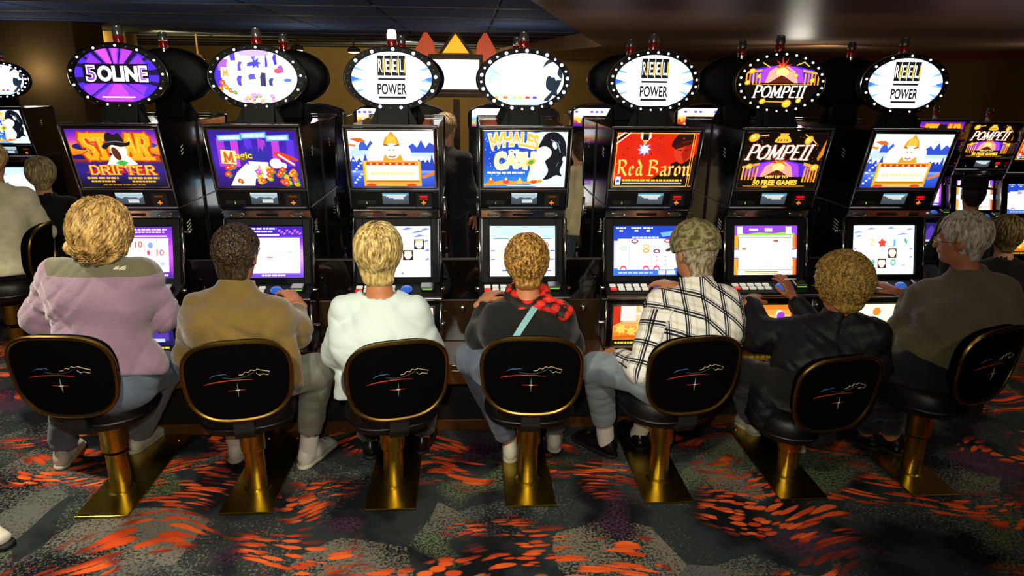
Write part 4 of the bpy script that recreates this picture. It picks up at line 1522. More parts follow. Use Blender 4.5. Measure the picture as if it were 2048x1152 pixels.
def machine(i, loc, rz, label, group, full=True, topper=True, lean=0.0):
    t = empty('slot_machine', loc, label, 'slot machine', group, rz)
    for k in ('cabinet', 'plinth', 'top_frame', 'crown', 'mid_bar', 'info_panel', 'speaker_strip', 'bezel', 'deck', 'deck_rail', 'belly_frame'):
        put(K[k], t)
    for sgn in (-1, 1):
        for k in ('edge_trim', 'top_trim', 'belly_trim', 'joint_strip', 'upper_vent', 'lower_vent', 'back_seam'):
            put(K['%s%d' % (k, sgn)], t)
    obj('top_glass', art_mesh('top_%s' % tops[i].__name__, tops[i], F_TOP, -.2125, .118, .3046, S_TOP, .001), None, t)
    obj('game_screen', art_mesh('mon_%d' % i, mons[i], F_MON, -.178, mon0, .274, S_MON, .002), None, t)
    obj('belly_glass', art_mesh('belly_%d' % bell[i], lambda: belly(bell[i]), F_BELLY, -.195, .018, .2285, S_BELLY, .002), None, t)
    lk = 0 if i in (0, 1, 3) else 1
    inf = obj('info_display', art_mesh('lcd_%d' % lk, lambda: lcd(lk), F_TOP, -.065, .020, .064, S_LCD, .006), None, t)
    if full:
        put(K['foot_rail'], t)
        # card reader and status lamps
        cr = plate(F_TOP, -.198, -.098, .018, .040, .004, .004).build('card_reader', M['matte'], t, bevel=.002)
        plate(F_TOP, -.150, -.146, .022, .034, .002, .008).build('ready_lamp', M['ledgreen'], cr)
        lp = plate(F_TOP, .112, .192, .010, .080, .003, .004).build('lamp_panel', M['matte'], t)
        plate(F_TOP, .130, .172, .060, .068, .002, .007).build('status_lamp', M['ledred'] if lk else M['leddim'], lp)
        if lk:
            plate(F_TOP, .128, .174, .049, .053, .002, .007).build('status_bar', M['ledred'], lp)
        cx = MB()
        plate(F_TOP, .138, .162, .025, .031, .002, .007, cx)
        plate(F_TOP, .147, .153, .017, .039, .002, .007, cx)
        cx.build('cross_lamp', M['ledorange'], lp)
        for u in (-.155, 0.155):
            c = on(F_STRIP, u, .030, .007)
            r_ = put(spk_ring, t, c)
            g_ = put(spk_grille, t, c)
        plate(F_STRIP, -.055, .055, .022, .036, .003, .006).build('name_plate', M['satin'], t)
        for r in range(2):
            for c in range(5):
                p = on(F_DECK, -.195 + c * .043, .045 + r * .038, .0125)
                put(keyred_me if (r == 0 and c == 0) else key_me, t, p, (deck_pitch, 0, 0))
        put(spin_me, t, on(F_DECK, .055, .058, .0125), (deck_pitch, 0, 0))
        bl = put(bill_me, t, on(F_DECK, .165, .075, .0125), (deck_pitch, 0, 0))
        put(billgap, bl)
        for sgn in (-1, 1):
            for z in (.70, .90, 1.18):
                put(latch_me, t, (sgn * CW if sgn > 0 else -CW, MY(.70 if z < 1.0 else .86), MZ(z)), (0, 0, 0 if sgn > 0 else math.pi))
    if topper:
        tp = put(oval_body, t)
        put(K['stand'], tp)
        put(K['stand_fin-1'], tp)
        put(K['stand_fin1'], tp)
        put(rim_dark if i in (5,) else oval_rim, tp)
        if full:
            key = 'oval_' + ovals[i].__name__
            if key not in _cache:
                a = ovals[i]()
                me = a.mesh(key, (TC[0] - oval_H * 1.55 / 2, TC[1] - .0385, TC[2] - oval_H / 2), AX, (0, -1, 0), oval_H)
                me.materials.append(S_OVAL)
                _cache[key] = me
            obj('oval_sign', _cache[key], None, tp)
            n = 26
            for k in range(n):
                q = 2 * math.pi * (k + .3) / n
                if i in (0, 1):
                    kind = 'on' if k % 2 == 0 else 'off'
                elif i == 2:
                    kind = 'big' if k % 2 == 0 and not 11 < k < 17 else 'off'
                elif i == 3:
                    kind = 'big' if k % 2 == 0 else 'mid'
                elif i == 6:
                    kind = 'on' if k % 2 == 0 else 'off'
                else:
                    kind = 'on'
                put(bulbs[kind], tp, (TC[0] + TA * .925 * math.cos(q), TC[1] - .042, TC[2] + TB * .925 * math.sin(q)))
        cz = (0, TC[1] + .03, TC[2] + TB - .038)
    else:
        cz = (0, MY(.80), MZ(1.75))
    lm = put(can_post, t, cz)
    put(can_red, lm)
    put(can_lit if (i == 2 and full and topper) else can_cap, lm)
    return t


DESC = ['slot machine with purple starburst oval sign and cowboy hat glass',
        'slot machine with flower and magic show glass under a colourful oval',
        'slot machine before the blonde woman with golden helmet glass and brightly lit oval',
        'slot machine with blue whale glass and blue-white bulbs around its oval',
        'slot machine with red glass showing a medal and officer cap',
        'slot machine with black volcano glass and gold coins on its oval',
        'rightmost slot machine of the front row with golden helmet glass']
for i in range(7):
    machine(i, ((i - 3) * P, YC, BZ), 0, DESC[i], 'slot machines in the front row')
NTH = ['leftmost', 'second', 'third', 'fourth', 'fifth', 'sixth', 'rightmost']
for i in range(7):
    machine((i * 3 + 1) % 7, ((i - 3) * P, YC, BZ), math.pi, '%s slot machine of the row facing away, seen from its black back' % (NTH[i] + (' from left' if 0 < i < 6 else '')), 'slot machines in the row facing away', full=False)

# ------------------------------------------------------------------ stools
def sup(hw, hh, n, k, taper=0.0, N=48):
    P = []
    for j in range(N):
        q = 2 * math.pi * j / N
        c, s = math.cos(q), math.sin(q)
        x = hw * math.copysign(abs(c) ** (2 / n), c)
        z = hh * math.copysign(abs(s) ** (2 / n), s)
        P.append((x * (1 + taper * z / hh), z))
    return P


BACK = sup(.222, .194, 2.9, 0, .05)


def bend(x):
    return .55 * x * x


def back_mesh(inset, y0, y1, rings=(1.0, .8, .5, .2)):
    """domed pad following the curved outline; y0 back face, y1 front face"""
    mb = MB()
    N = len(BACK)
    vs, fs = [], []
    lay = [(1.0, y1 * .35 + y0 * .65, 1), (.985, y1 * .8 + y0 * .2, 1)] + [(r, y1, 1) for r in (.95, .7, .4, .12)]
    back = [(.985, y0, 0), (.7, y0 - .002, 0), (.4, y0 - .003, 0), (.12, y0 - .003, 0)]
    seq = back[::-1] + lay
    for r, y, _ in seq:
        for (x, z) in BACK:
            xx, zz = x * r * inset, z * r * inset
            vs.append((xx, y + bend(xx), zz))
    for i in range(len(seq) - 1):
        for k in range(N):
            k2 = (k + 1) % N
            fs.append((i * N + k, i * N + k2, (i + 1) * N + k2, (i + 1) * N + k))
    fs.append(tuple(range(N - 1, -1, -1)))
    fs.append(tuple((len(seq) - 1) * N + k for k in range(N)))
    mb.add(vs, fs)
    return mb


pad_me = back_mesh(.97, -.018, .045).mesh('backrest', True)
pad_me.materials.append(M['fabric'])
rim_me = MB().tube([(x, bend(x) - .016, z) for x, z in BACK], .0105, 8, True).mesh('back_trim', True)
rim_me.materials.append(M['brassrim'])


def thread(name, pts, r, m):
    sc_, c0 = .00090, (415, 258)
    Q = [((x - c0[0]) * sc_, 0, -(y - c0[1]) * sc_) for x, y in pts]
    Q = [(x, bend(x) - .0215, z) for x, _, z in Q]
    me = MB().tube(Q, r, 6, flat=.5).mesh(name, True)
    me.materials.append(m)
    return (name, me)


ST = M['stitch']
emb = [thread('red_swoosh', [(258, 262), (290, 252), (330, 245), (380, 241), (430, 241), (484, 248)], [.001, .0035, .0042, .0042, .0035, .001], ST['red']),
       thread('blue_curve', [(288, 224), (305, 213), (322, 208), (340, 208), (356, 203), (369, 212)], [.001, .003, .003, .003, .003, .001], ST['blue']),
       thread('green_curve', [(350, 224), (390, 232), (430, 231), (465, 221), (494, 208)], .0026, ST['green']),
       thread('horse_line', [(423, 216), (441, 214), (452, 201), (468, 206), (480, 193), (496, 200), (508, 193), (522, 200), (541, 207), (563, 215), (556, 233), (531, 223), (516, 229), (502, 214)], .0027, ST['cream']),
       thread('cross_upright', [(411, 260), (411, 280), (411, 298), (411, 316), (411, 337)], [.0008, .0035, .0045, .0035, .0008], ST['teal']),
       thread('cross_bar', [(368, 298), (388, 298), (411, 298), (430, 298), (445, 298)], [.0008, .0025, .003, .002, .0008], ST['red']),
       thread('cross_heart', [(400, 298), (405, 298), (411, 298), (417, 298), (422, 298)], [.002, .005, .006, .005, .002], ST['cream'])]

SEAT = sup(.215, .21, 2.7, 0)
seat_mb = MB()
prof = [(.10, .000), (.80, .000), (.96, .012), (1.0, .035), (1.0, .06), (.97, .085), (.88, .10), (.5, .108), (.12, .110)]
vs = [(x * r, y * r, z * 1.35) for r, z in prof for x, y in SEAT]
N_ = len(SEAT)
fs = [(i * N_ + k, i * N_ + (k + 1) % N_, (i + 1) * N_ + (k + 1) % N_, (i + 1) * N_ + k) for i in range(len(prof) - 1) for k in range(N_)]
fs += [tuple(range(N_ - 1, -1, -1)), tuple((len(prof) - 1) * N_ + k for k in range(N_))]
seat_me = seat_mb.add(vs, fs).mesh('seat', True)
seat_me.materials.append(M['vinyl'])
welt_me = MB().tube([(x * 1.005, y * 1.005, .048) for x, y in SEAT], .006, 6, True).mesh('welt', True)
welt_me.materials.append(M['vinyl'])
pan_me = MB().lathe([(.05, -.05), (.07, -.02), (.15, -.012), (.16, .004)], 24).mesh('seat_pan', True)
pan_me.materials.append(M['matte'])
brk_me = MB().prism([(-.10, -.02), (-.235, -.02), (-.262, .02), (-.262, .20), (-.244, .20), (-.240, .04), (-.22, .0), (-.10, -.004)], -.045, .045).mesh('back_bracket', bevel=.004)
brk_me.materials.append(M['matte'])
base_me = MB().box(-.1225, .1225, -.22, .585, 0.001, .013).mesh('base_plate', bevel=.003)
base_me.materials.append(M['brass'])
col_me = MB().lathe([(.064, .0135), (.064, .018), (.050, .022), (.049, .23)], 32).mesh('column', True)
col_me.materials.append(M['brass'])
slv_me = MB().lathe([(.050, .228), (.059, .231), (.060, .24), (.060, .370), (.055, .375)], 32).mesh('sleeve', True)
slv_me.materials.append(M['brass'])
bolt_me = MB().lathe([(.012, 0), (.012, .006), (.004, .008)], 8).mesh('bolt', True)
bolt_me.materials.append(M['brassrim'])


def stool(loc, phi, dz, label, group, emblem=True, plate_=True):
    t = empty('casino_stool', loc, label, 'stool', group)
    if plate_:
        obj('base_plate', base_me, None, t)
        for x in (-.08, .08):
            obj('bolt', bolt_me, None, t, (x, .50, .013))
    obj('column', col_me, None, t)
    obj('sleeve', slv_me, None, t, (0, 0, dz * .5))
    R = (0, 0, phi)
    obj('seat_pan', pan_me, None, t, (0, 0, .388 + dz), R)
    s_ = obj('seat', seat_me, None, t, (0, 0, .394 + dz), R)
    obj('welt', welt_me, None, s_)
    if plate_:
        obj('back_bracket', brk_me, None, t, (0, 0, .43 + dz), R)
    q = Matrix.Rotation(phi, 4, 'Z') @ Matrix.Translation((0, -.275, .284)) @ Matrix.Rotation(math.radians(7), 4, 'X')
    b = obj('backrest', pad_me, None, t)
    b.matrix_local = Matrix.Translation((0, 0, .43 + dz)) @ q
    obj('back_trim', rim_me, None, b)
    if emblem:
        for k in emb:
            obj(k[0], k[1], None, b)
    return t


PHI = [-3, 12, 15, -3, 10, 12, 22]
DZ = [.035, .0, -.01, .005, -.005, -.11, .02]
OCC = ['brass stool under the woman in the lavender fleece', 'brass stool under the man in the brown suede jacket', 'brass stool under the blonde woman in the pale top', 'brass stool under the woman with the red flowered scarf', 'brass stool under the man in the plaid shirt', 'low brass stool under the woman in the black jacket', 'swivelled brass stool under the white-haired man']
for i in range(7):
    stool(((i - 3) * P + (.02 if i == 0 else 0), .22, 0), math.radians(PHI[i]), DZ[i], OCC[i] + ', black back with embroidered emblem', 'brass stools along the front row')

# ------------------------------------------------------------------ people: one continuous surface grown from joints
V = lambda *a: np.array(a, float)


class Field:
    """distance field on a grid; parts are blended smoothly, then skinned as one surface"""

    def __init__(s, lo, hi, h):
        s.lo = np.array(lo, np.float32)
        s.h = h
        s.n = np.ceil((np.array(hi) - lo) / h).astype(int) + 1
        s.ax = [(s.lo[i] + np.arange(s.n[i]) * h).astype(np.float32) for i in range(3)]
        s.f = np.full(s.n, 1.0, np.float32)

    def _sl(s, lo, hi):
        a = np.maximum(((np.array(lo) - s.lo) / s.h).astype(int) - 1, 0)
        b = np.minimum(((np.array(hi) - s.lo) / s.h).astype(int) + 3, s.n)
        if np.any(b <= a):
            return None
        sl = tuple(slice(a[i], b[i]) for i in range(3))
        return sl, s.ax[0][sl[0]][:, None, None], s.ax[1][sl[1]][None, :, None], s.ax[2][sl[2]][None, None, :]

    def _put(s, sl, d, k, op):
        f = s.f[sl]
        if op == 'cut':
            s.f[sl] = np.maximum(f, -d)
            return
        if k > 0:
            hh = np.maximum(k - np.abs(f - d), 0) / k
            s.f[sl] = np.minimum(f, d) - hh * hh * k * .25
        else:
            s.f[sl] = np.minimum(f, d)

    def seg(s, a, b, ra, rb=None, side=None, k=.02, op='add'):
        """tapered limb a->b; radii floats or (wide, deep) with side = the wide direction"""
        rb = ra if rb is None else rb
        A = ra if hasattr(ra, '__len__') else (ra, ra)
        B = rb if hasattr(rb, '__len__') else (rb, rb)
        m = max(*A, *B) + k + s.h
        r = s._sl(np.minimum(a, b) - m, np.maximum(a, b) + m)
        if r is None:
            return s
        sl, x, y, z = r
        d = np.array(b) - a
        L2 = float(d @ d) + 1e-9
        px, py, pz = x - a[0], y - a[1], z - a[2]
        t = np.clip((px * d[0] + py * d[1] + pz * d[2]) / L2, 0, 1)
        wx, wy, wz = px - t * d[0], py - t * d[1], pz - t * d[2]
        if side is None:
            rr = A[0] + (B[0] - A[0]) * t
            dd = np.sqrt(wx * wx + wy * wy + wz * wz) - rr
        else:
            u = wx * side[0] + wy * side[1] + wz * side[2]
            v2 = np.maximum(wx * wx + wy * wy + wz * wz - u * u, 0)
            ra_, rb_ = A[0] + (B[0] - A[0]) * t, A[1] + (B[1] - A[1]) * t
            dd = (np.sqrt((u / ra_) ** 2 + v2 / rb_ ** 2) - 1) * np.minimum(ra_, rb_)
        s._put(sl, dd.astype(np.float32), k, op)
        return s

    def path(s, pts, rad, side=None, k=.02):
        for i in range(len(pts) - 1):
            s.seg(pts[i], pts[i + 1], rad[i], rad[i + 1], side, k)
        return s

    def ell(s, c, r, axes, k=.02, op='add'):
        m = max(r) + k + s.h
        q = s._sl(np.array(c) - m, np.array(c) + m)
        if q is None:
            return s
        sl, x, y, z = q
        px, py, pz = x - c[0], y - c[1], z - c[2]
        acc = 0
        for i in range(3):
            acc = acc + ((px * axes[i][0] + py * axes[i][1] + pz * axes[i][2]) / r[i]) ** 2
        d = (np.sqrt(acc) - 1) * min(r)
        s._put(sl, d.astype(np.float32), k, op)
        return s

    def clip(s, p, n):
        """keep the side of the plane opposite to n"""
        n = np.array(n) / np.linalg.norm(n)
        d = (s.ax[0][:, None, None] - p[0]) * n[0] + (s.ax[1][None, :, None] - p[1]) * n[1] + (s.ax[2][None, None, :] - p[2]) * n[2]
        s.f = np.maximum(s.f, d.astype(np.float32))
        return s

    def wrinkle(s, amp, freq, seed, n=5, ridge=True, fold=False):
        r_ = np.random.default_rng(seed)
        acc = 0
        ii = np.nonzero(np.abs(s.f) < .07)
        X, Y, Z = s.ax[0][ii[0]], s.ax[1][ii[1]], s.ax[2][ii[2]]
        for i in range(n):
            q = r_.normal(size=3)
            q /= np.linalg.norm(q)
            q *= freq * r_.uniform(.6, 1.6)
            ph = r_.uniform(0, 6.28)
            if fold:
                an_ = r_.uniform(.35, 2.8)
                q = np.array([math.cos(an_), r_.uniform(-.25, .25), math.sin(an_)]) * freq * r_.uniform(.8, 1.3)
            q2 = r_.normal(size=3) * freq * (.18 if fold else .35)
            w = np.sin(X * q2[0] + Y * q2[1] + Z * q2[2] + ph)
            v = np.sin(X * q[0] + Y * q[1] + Z * q[2] + (1.0 if fold else 1.6) * w + ph * 2)
            if fold:
                q3 = r_.normal(size=3) * 7
                msk = np.clip(np.sin(X * q3[0] + Y * q3[1] + Z * q3[2] + ph * 3) * 1.6, 0, 1)
                acc = acc + msk * (.2 - 1.3 * np.clip(1 - np.abs(v) * 2.0, 0, 1))
            else:
                acc = acc + (1 - np.abs(v) * 2 if ridge else v)
        s.f[ii] -= (amp * acc / (n ** .5 if fold else n)).astype(np.float32)
        return s

    def surface(s, smooth=1):
        f, h = s.f, s.h
        ins = f < 0
        n = np.array(f.shape)
        c = np.zeros(n - 1, np.int8)
        for dx in (0, 1):
            for dy in (0, 1):
                for dz in (0, 1):
                    c += ins[dx:n[0] - 1 + dx, dy:n[1] - 1 + dy, dz:n[2] - 1 + dz]
        act = (c > 0) & (c < 8)
        I = np.argwhere(act)
        idx = np.full(n - 1, -1, np.int64)
        idx[act] = np.arange(len(I))
        off = np.array([(dx, dy, dz) for dx in (0, 1) for dy in (0, 1) for dz in (0, 1)])
        val = np.stack([f[I[:, 0] + o[0], I[:, 1] + o[1], I[:, 2] + o[2]] for o in off], 1)
        acc = np.zeros((len(I), 3))
        cnt = np.zeros(len(I))
        for a in range(8):
            for b in range(a + 1, 8):
                if np.abs(off[a] - off[b]).sum() != 1:
                    continue
                va, vb = val[:, a], val[:, b]
                m = (va < 0) != (vb < 0)
                t = np.where(m, va / np.where(m, va - vb, 1), 0)
                acc += np.where(m[:, None], off[a] + t[:, None] * (off[b] - off[a]), 0)
                cnt += m
        P_ = s.lo + (I + acc / cnt[:, None]) * h
        Q = []
        for axis in range(3):
            o = [0, 0, 0]
            sl0, sl1 = [slice(1, -1)] * 3, [slice(1, -1)] * 3
            sl0[axis] = slice(0, -1)
            sl1[axis] = slice(1, None)
            a, b = ins[tuple(sl0)], ins[tuple(sl1)]
            E_ = np.argwhere(a != b)
            if len(E_) == 0:
                continue
            fl_ = a[tuple(E_.T)]
            u, v = [(1, 2), (2, 0), (0, 1)][axis]
            base_ = E_.copy()
            for q in range(3):
                if q != axis:
                    base_[:, q] += 1

            def cid(du, dv):
                e = base_.copy()
                e[:, u] += du
                e[:, v] += dv
                return idx[e[:, 0], e[:, 1], e[:, 2]]
            quad = np.stack([cid(-1, -1), cid(0, -1), cid(0, 0), cid(-1, 0)], 1)
            quad[~fl_] = quad[~fl_][:, ::-1]
            Q.append(quad)
        Q = np.concatenate(Q)
        Q = Q[(Q >= 0).all(1)]
        for _ in range(smooth):
            S_ = np.zeros_like(P_)
            C_ = np.zeros(len(P_))
            for a in range(4):
                i, j = Q[:, a], Q[:, (a + 1) % 4]
                for q in range(3):
                    S_[:, q] += np.bincount(i, P_[j, q], len(P_)) + np.bincount(j, P_[i, q], len(P_))
                C_ += np.bincount(i, minlength=len(P_)) + np.bincount(j, minlength=len(P_))
            P_ = P_ * .45 + .55 * S_ / np.maximum(C_, 1)[:, None]
        return P_, Q


def np_mesh(name, P_, Q, m, attrs=None):
    me = bpy.data.meshes.new(name)
    me.vertices.add(len(P_))
    me.vertices.foreach_set('co', np.asarray(P_, np.float32).ravel())
    k = Q.shape[1]
    me.loops.add(Q.size)
    me.loops.foreach_set('vertex_index', Q.astype(np.int32).ravel())
    me.polygons.add(len(Q))
    me.polygons.foreach_set('loop_start', np.arange(0, Q.size, k, dtype=np.int32))
    me.polygons.foreach_set('use_smooth', np.ones(len(Q), bool))
    me.update(calc_edges=True)
    me.validate()
    for nm, arr in (attrs or {}).items():
        arr = np.asarray(arr, np.float32)
        if arr.ndim == 1:
            a = me.attributes.new(nm, 'FLOAT', 'POINT')
            a.data.foreach_set('value', arr)
        else:
            a = me.attributes.new(nm, 'FLOAT_VECTOR', 'POINT')
            a.data.foreach_set('vector', arr.ravel())
    me.materials.append(m)
    return me


def join(parts):
    Ps, Qs, n = [], [], 0
    for P_, Q in parts:
        Ps.append(P_)
        Qs.append(Q + n)
        n += len(P_)
    return np.concatenate(Ps), np.concatenate(Qs)


def nrm(v):
    return v / (np.linalg.norm(v) + 1e-9)


# --- materials of people
def skin_mat(name, c):
    m, nt, b = new_mat(name)
    N, L = nt.nodes, nt.links
    tc = N.new('ShaderNodeTexCoord')
    no = N.new('ShaderNodeTexNoise')
    no.inputs['Scale'].default_value = 14
    L.new(tc.outputs['Object'], no.inputs['Vector'])
    cr = N.new('ShaderNodeValToRGB')
    c = lin(c)
    cr.color_ramp.elements[0].position = .35
    cr.color_ramp.elements[1].position = .7
    cr.color_ramp.elements[0].color = (c[0] * .85, c[1] * .75, c[2] * .72, 1)
    cr.color_ramp.elements[1].color = (*c, 1)
    L.new(no.outputs['Fac'], cr.inputs['Fac'])
    # lips
    a = N.new('ShaderNodeAttribute')
    a.attribute_name = 'lip'
    st_ = N.new('ShaderNodeMath')
    st_.operation = 'GREATER_THAN'
    st_.inputs[1].default_value = 0.0
    L.new(a.outputs['Fac'], st_.inputs[0])
    mx = N.new('ShaderNodeMix')
    mx.data_type = 'RGBA'
    L.new(st_.outputs[0], mx.inputs[0])
    L.new(cr.outputs['Color'], mx.inputs[6])
    mx.inputs[7].default_value = (c[0] * .7, c[1] * .4, c[2] * .4, 1)
    L.new(mx.outputs[2], b.inputs['Base Color'])
    b.inputs['Roughness'].default_value = .5
    b.inputs['Subsurface Weight'].default_value = .08
    return m


def hair_mat(name, dark, light, scale=60):
    m, nt, b = new_mat(name)
    N, L = nt.nodes, nt.links
    tc = N.new('ShaderNodeTexCoord')
    mp = N.new('ShaderNodeMapping')
    mp.inputs['Scale'].default_value = (1, 1, .35)
    L.new(tc.outputs['Object'], mp.inputs['Vector'])
    no = N.new('ShaderNodeTexNoise')
    no.inputs['Scale'].default_value = scale
    no.inputs['Detail'].default_value = 5
    L.new(mp.outputs[0], no.inputs['Vector'])
    cr = N.new('ShaderNodeValToRGB')
    cr.color_ramp.elements[0].position = .36
    cr.color_ramp.elements[1].position = .66
    cr.color_ramp.elements[0].color = (*lin(dark), 1)
    cr.color_ramp.elements[1].color = (*lin(light), 1)
    L.new(no.outputs['Fac'], cr.inputs['Fac'])
    L.new(cr.outputs['Color'], b.inputs['Base Color'])
    b.inputs['Roughness'].default_value = .42
    b.inputs['Specular IOR Level'].default_value = .45
    bp = N.new('ShaderNodeBump')
    bp.inputs['Strength'].default_value = .35
    bp.inputs['Distance'].default_value = .004
    L.new(no.outputs['Fac'], bp.inputs['Height'])
    L.new(bp.outputs['Normal'], b.inputs['Normal'])
    return m


def cloth(name, c, rough=.85, vary=.15, scale=9, bump=.25, bscale=220, sheen=.2):
    return mat(name, c, rough, 0, vary, scale, bump, bscale, sheen=sheen, spec=.25)


SKIN = {'fair': skin_mat('fair_skin', '#d8a07c'), 'tan': skin_mat('tanned_skin', '#c8875a'), 'red': skin_mat('ruddy_skin', '#c07c58')}
M['eye'] = mat('eye_white', '#e8e4da', .2)
M['jean'] = cloth('blue_jeans', '#5c6a7c', .85, .25, 12)
M['jeandark'] = cloth('dark_jeans', '#12151d', .85, .25, 12)
M['jeangrey'] = cloth('grey_green_jeans', '#75786a', .85, .22, 10)
M['slacks'] = cloth('black_slacks', '#0c0c0c', .8)
M['shoewhite'] = mat('white_leather_shoe', '#d8d4c4', .5, 0, .08)
M['shoeblack'] = mat('black_leather_shoe', '#0a0a0a', .3, 0, .2)
M['sock'] = cloth('white_sock', '#e4e2d8', .9, .06)
M['sole'] = mat('rubber_sole', '#b8b4a0', .7)
M['soleblack'] = mat('black_sole', '#060606', .7)


def frame_of(fwd, up=(0, 0, 1)):
    f = nrm(np.array(fwd, float))
    r_ = nrm(np.cross(f, up))
    return r_, f, np.cross(r_, f)   # right, forward, up


def finger_paths(w, d, up, side, thumb_side, curl, spread=.12, scale=1.0):
    """five bent fingers from wrist w, pointing d, back of hand up"""
    out = []
    s_ = scale
    Lf = [.068, .078, .072, .056]
    for i in range(4):
        lat = (i - 1.5) * .0205 * s_
        base_ = w + d * .088 * s_ + side * lat * -thumb_side + up * (.002 - .003 * abs(i - 1.2)) * s_
        ang = -thumb_side * (i - 1.5) * spread
        dd = nrm(d * math.cos(ang) + side * math.sin(ang))
        pts = [w + d * .05 * s_ + side * lat * .8 * -thumb_side, base_]
        q = 0.25 * curl
        p = base_
        for k, fr in enumerate((.45, .31, .24)):
            q += (.25 + .30 * k) * curl
            p = p + (dd * math.cos(q) - up * math.sin(q)) * Lf[i] * s_ * fr
            pts.append(p)
        out.append((pts, [.0105 * s_, .0105 * s_, .0092 * s_, .0082 * s_, .0068 * s_]))
    tb = w + d * .025 * s_ + side * thumb_side * .022 * s_ - up * .004 * s_
    t1 = tb + (d * .6 + side * thumb_side * .8) * .034 * s_ - up * .006 * s_
    t2 = t1 + (d * .85 + side * thumb_side * .45) * .032 * s_ - up * .006 * s_ * (1 + curl)
    t3 = t2 + (d * .95 + side * thumb_side * .1) * .024 * s_ - up * .006 * s_ * (1 + curl)
    out.append(([tb, t1, t2, t3], [.014 * s_, .0115 * s_, .0098 * s_, .008 * s_]))
    return out


def hand_surface(w, d, up, right_hand, curl=.7, scale=1.0, spread=.12):
    """palm, four fingers of unequal length and a thumb leaving the side of the palm"""
    d = nrm(d)
    up = nrm(up - d * (up @ d))
    side = np.cross(d, up)            # to the right when looking along d
    th = -1 if right_hand else 1      # palm down: thumb of the right hand lies to the left
    F = Field(w - .19 * scale, w + .19 * scale, .0044)
    F.seg(w - d * .05, w + d * .01, (.028 * scale, .021 * scale), (.030 * scale, .019 * scale), side, .012)
    F.seg(w + d * .02 * scale, w + d * .082 * scale, (.034 * scale, .0145 * scale), (.041 * scale, .0130 * scale), side, .014)
    for pts, rad in finger_paths(w, d, up, side, th, curl, spread, scale):
        F.path(pts, rad, None, .004)
    return F.surface(1)


def lace_shoe(name, heel, toe, parent, origin, m, msole, s=1.0, up=(0, 0, 1)):
    """shoe as a part with its sole as a sub-part"""
    d = nrm(toe - heel)
    r_ = nrm(np.cross(d, up))
    u_ = np.cross(r_, d)
    L = .27 * s
    ln = lambda a, b, c=0.0: heel + d * a * s + u_ * b * s + r_ * c * s
    F = Field(np.minimum(heel, toe) - .16, np.maximum(heel, toe) + .2, .0075)
    F.seg(ln(.03, .045), ln(.10, .05), (.036 * s, .045 * s), (.040 * s, .045 * s), r_, .02)
    F.seg(ln(.10, .045), ln(.22, .03), (.042 * s, .040 * s), (.044 * s, .026 * s), r_, .03)
    F.seg(ln(.035, .05), ln(.05, .11), (.034 * s, .038 * s), (.036 * s, .040 * s), r_, .02)
    F.clip(ln(.1, .008), -u_)
    F.clip(ln(.05, .125), u_)
    a, q = F.surface(1)
    sh = obj(name, np_mesh(name, a - origin, q, m), None, parent)
    F = Field(np.minimum(heel, toe) - .16, np.maximum(heel, toe) + .2, .0075)
    F.seg(ln(.025, .008), ln(.11, .008), (.040 * s, .050 * s), (.040 * s, .05 * s), r_, .02)
    F.seg(ln(.11, .008), ln(.225, .008), (.041 * s, .05 * s), (.046 * s, .05 * s), r_, .02)
    F.clip(ln(.1, .019), u_)
    F.clip(ln(.1, .0), -u_)
    a, q = F.surface(0)
    obj('sole', np_mesh('sole', a - origin, q, msole), None, sh)
    lc = MB()
    for k in range(4):
        c = ln(.105 + k * .022, .094 - k * .008)
        lc.tube([c - r_ * .022 * s - u_ * .006, c + u_ * .002, c + r_ * .022 * s - u_ * .006], .003, 6)
    me = lc.mesh('laces', True)
    me.transform(Matrix.Translation(Vector(-origin)))
    me.materials.append(M['sock'] if m is not M['shoeblack'] else M['soleblack'])
    o = obj('laces', me, None, sh)
    o['kind'] = 'stuff'
    return sh


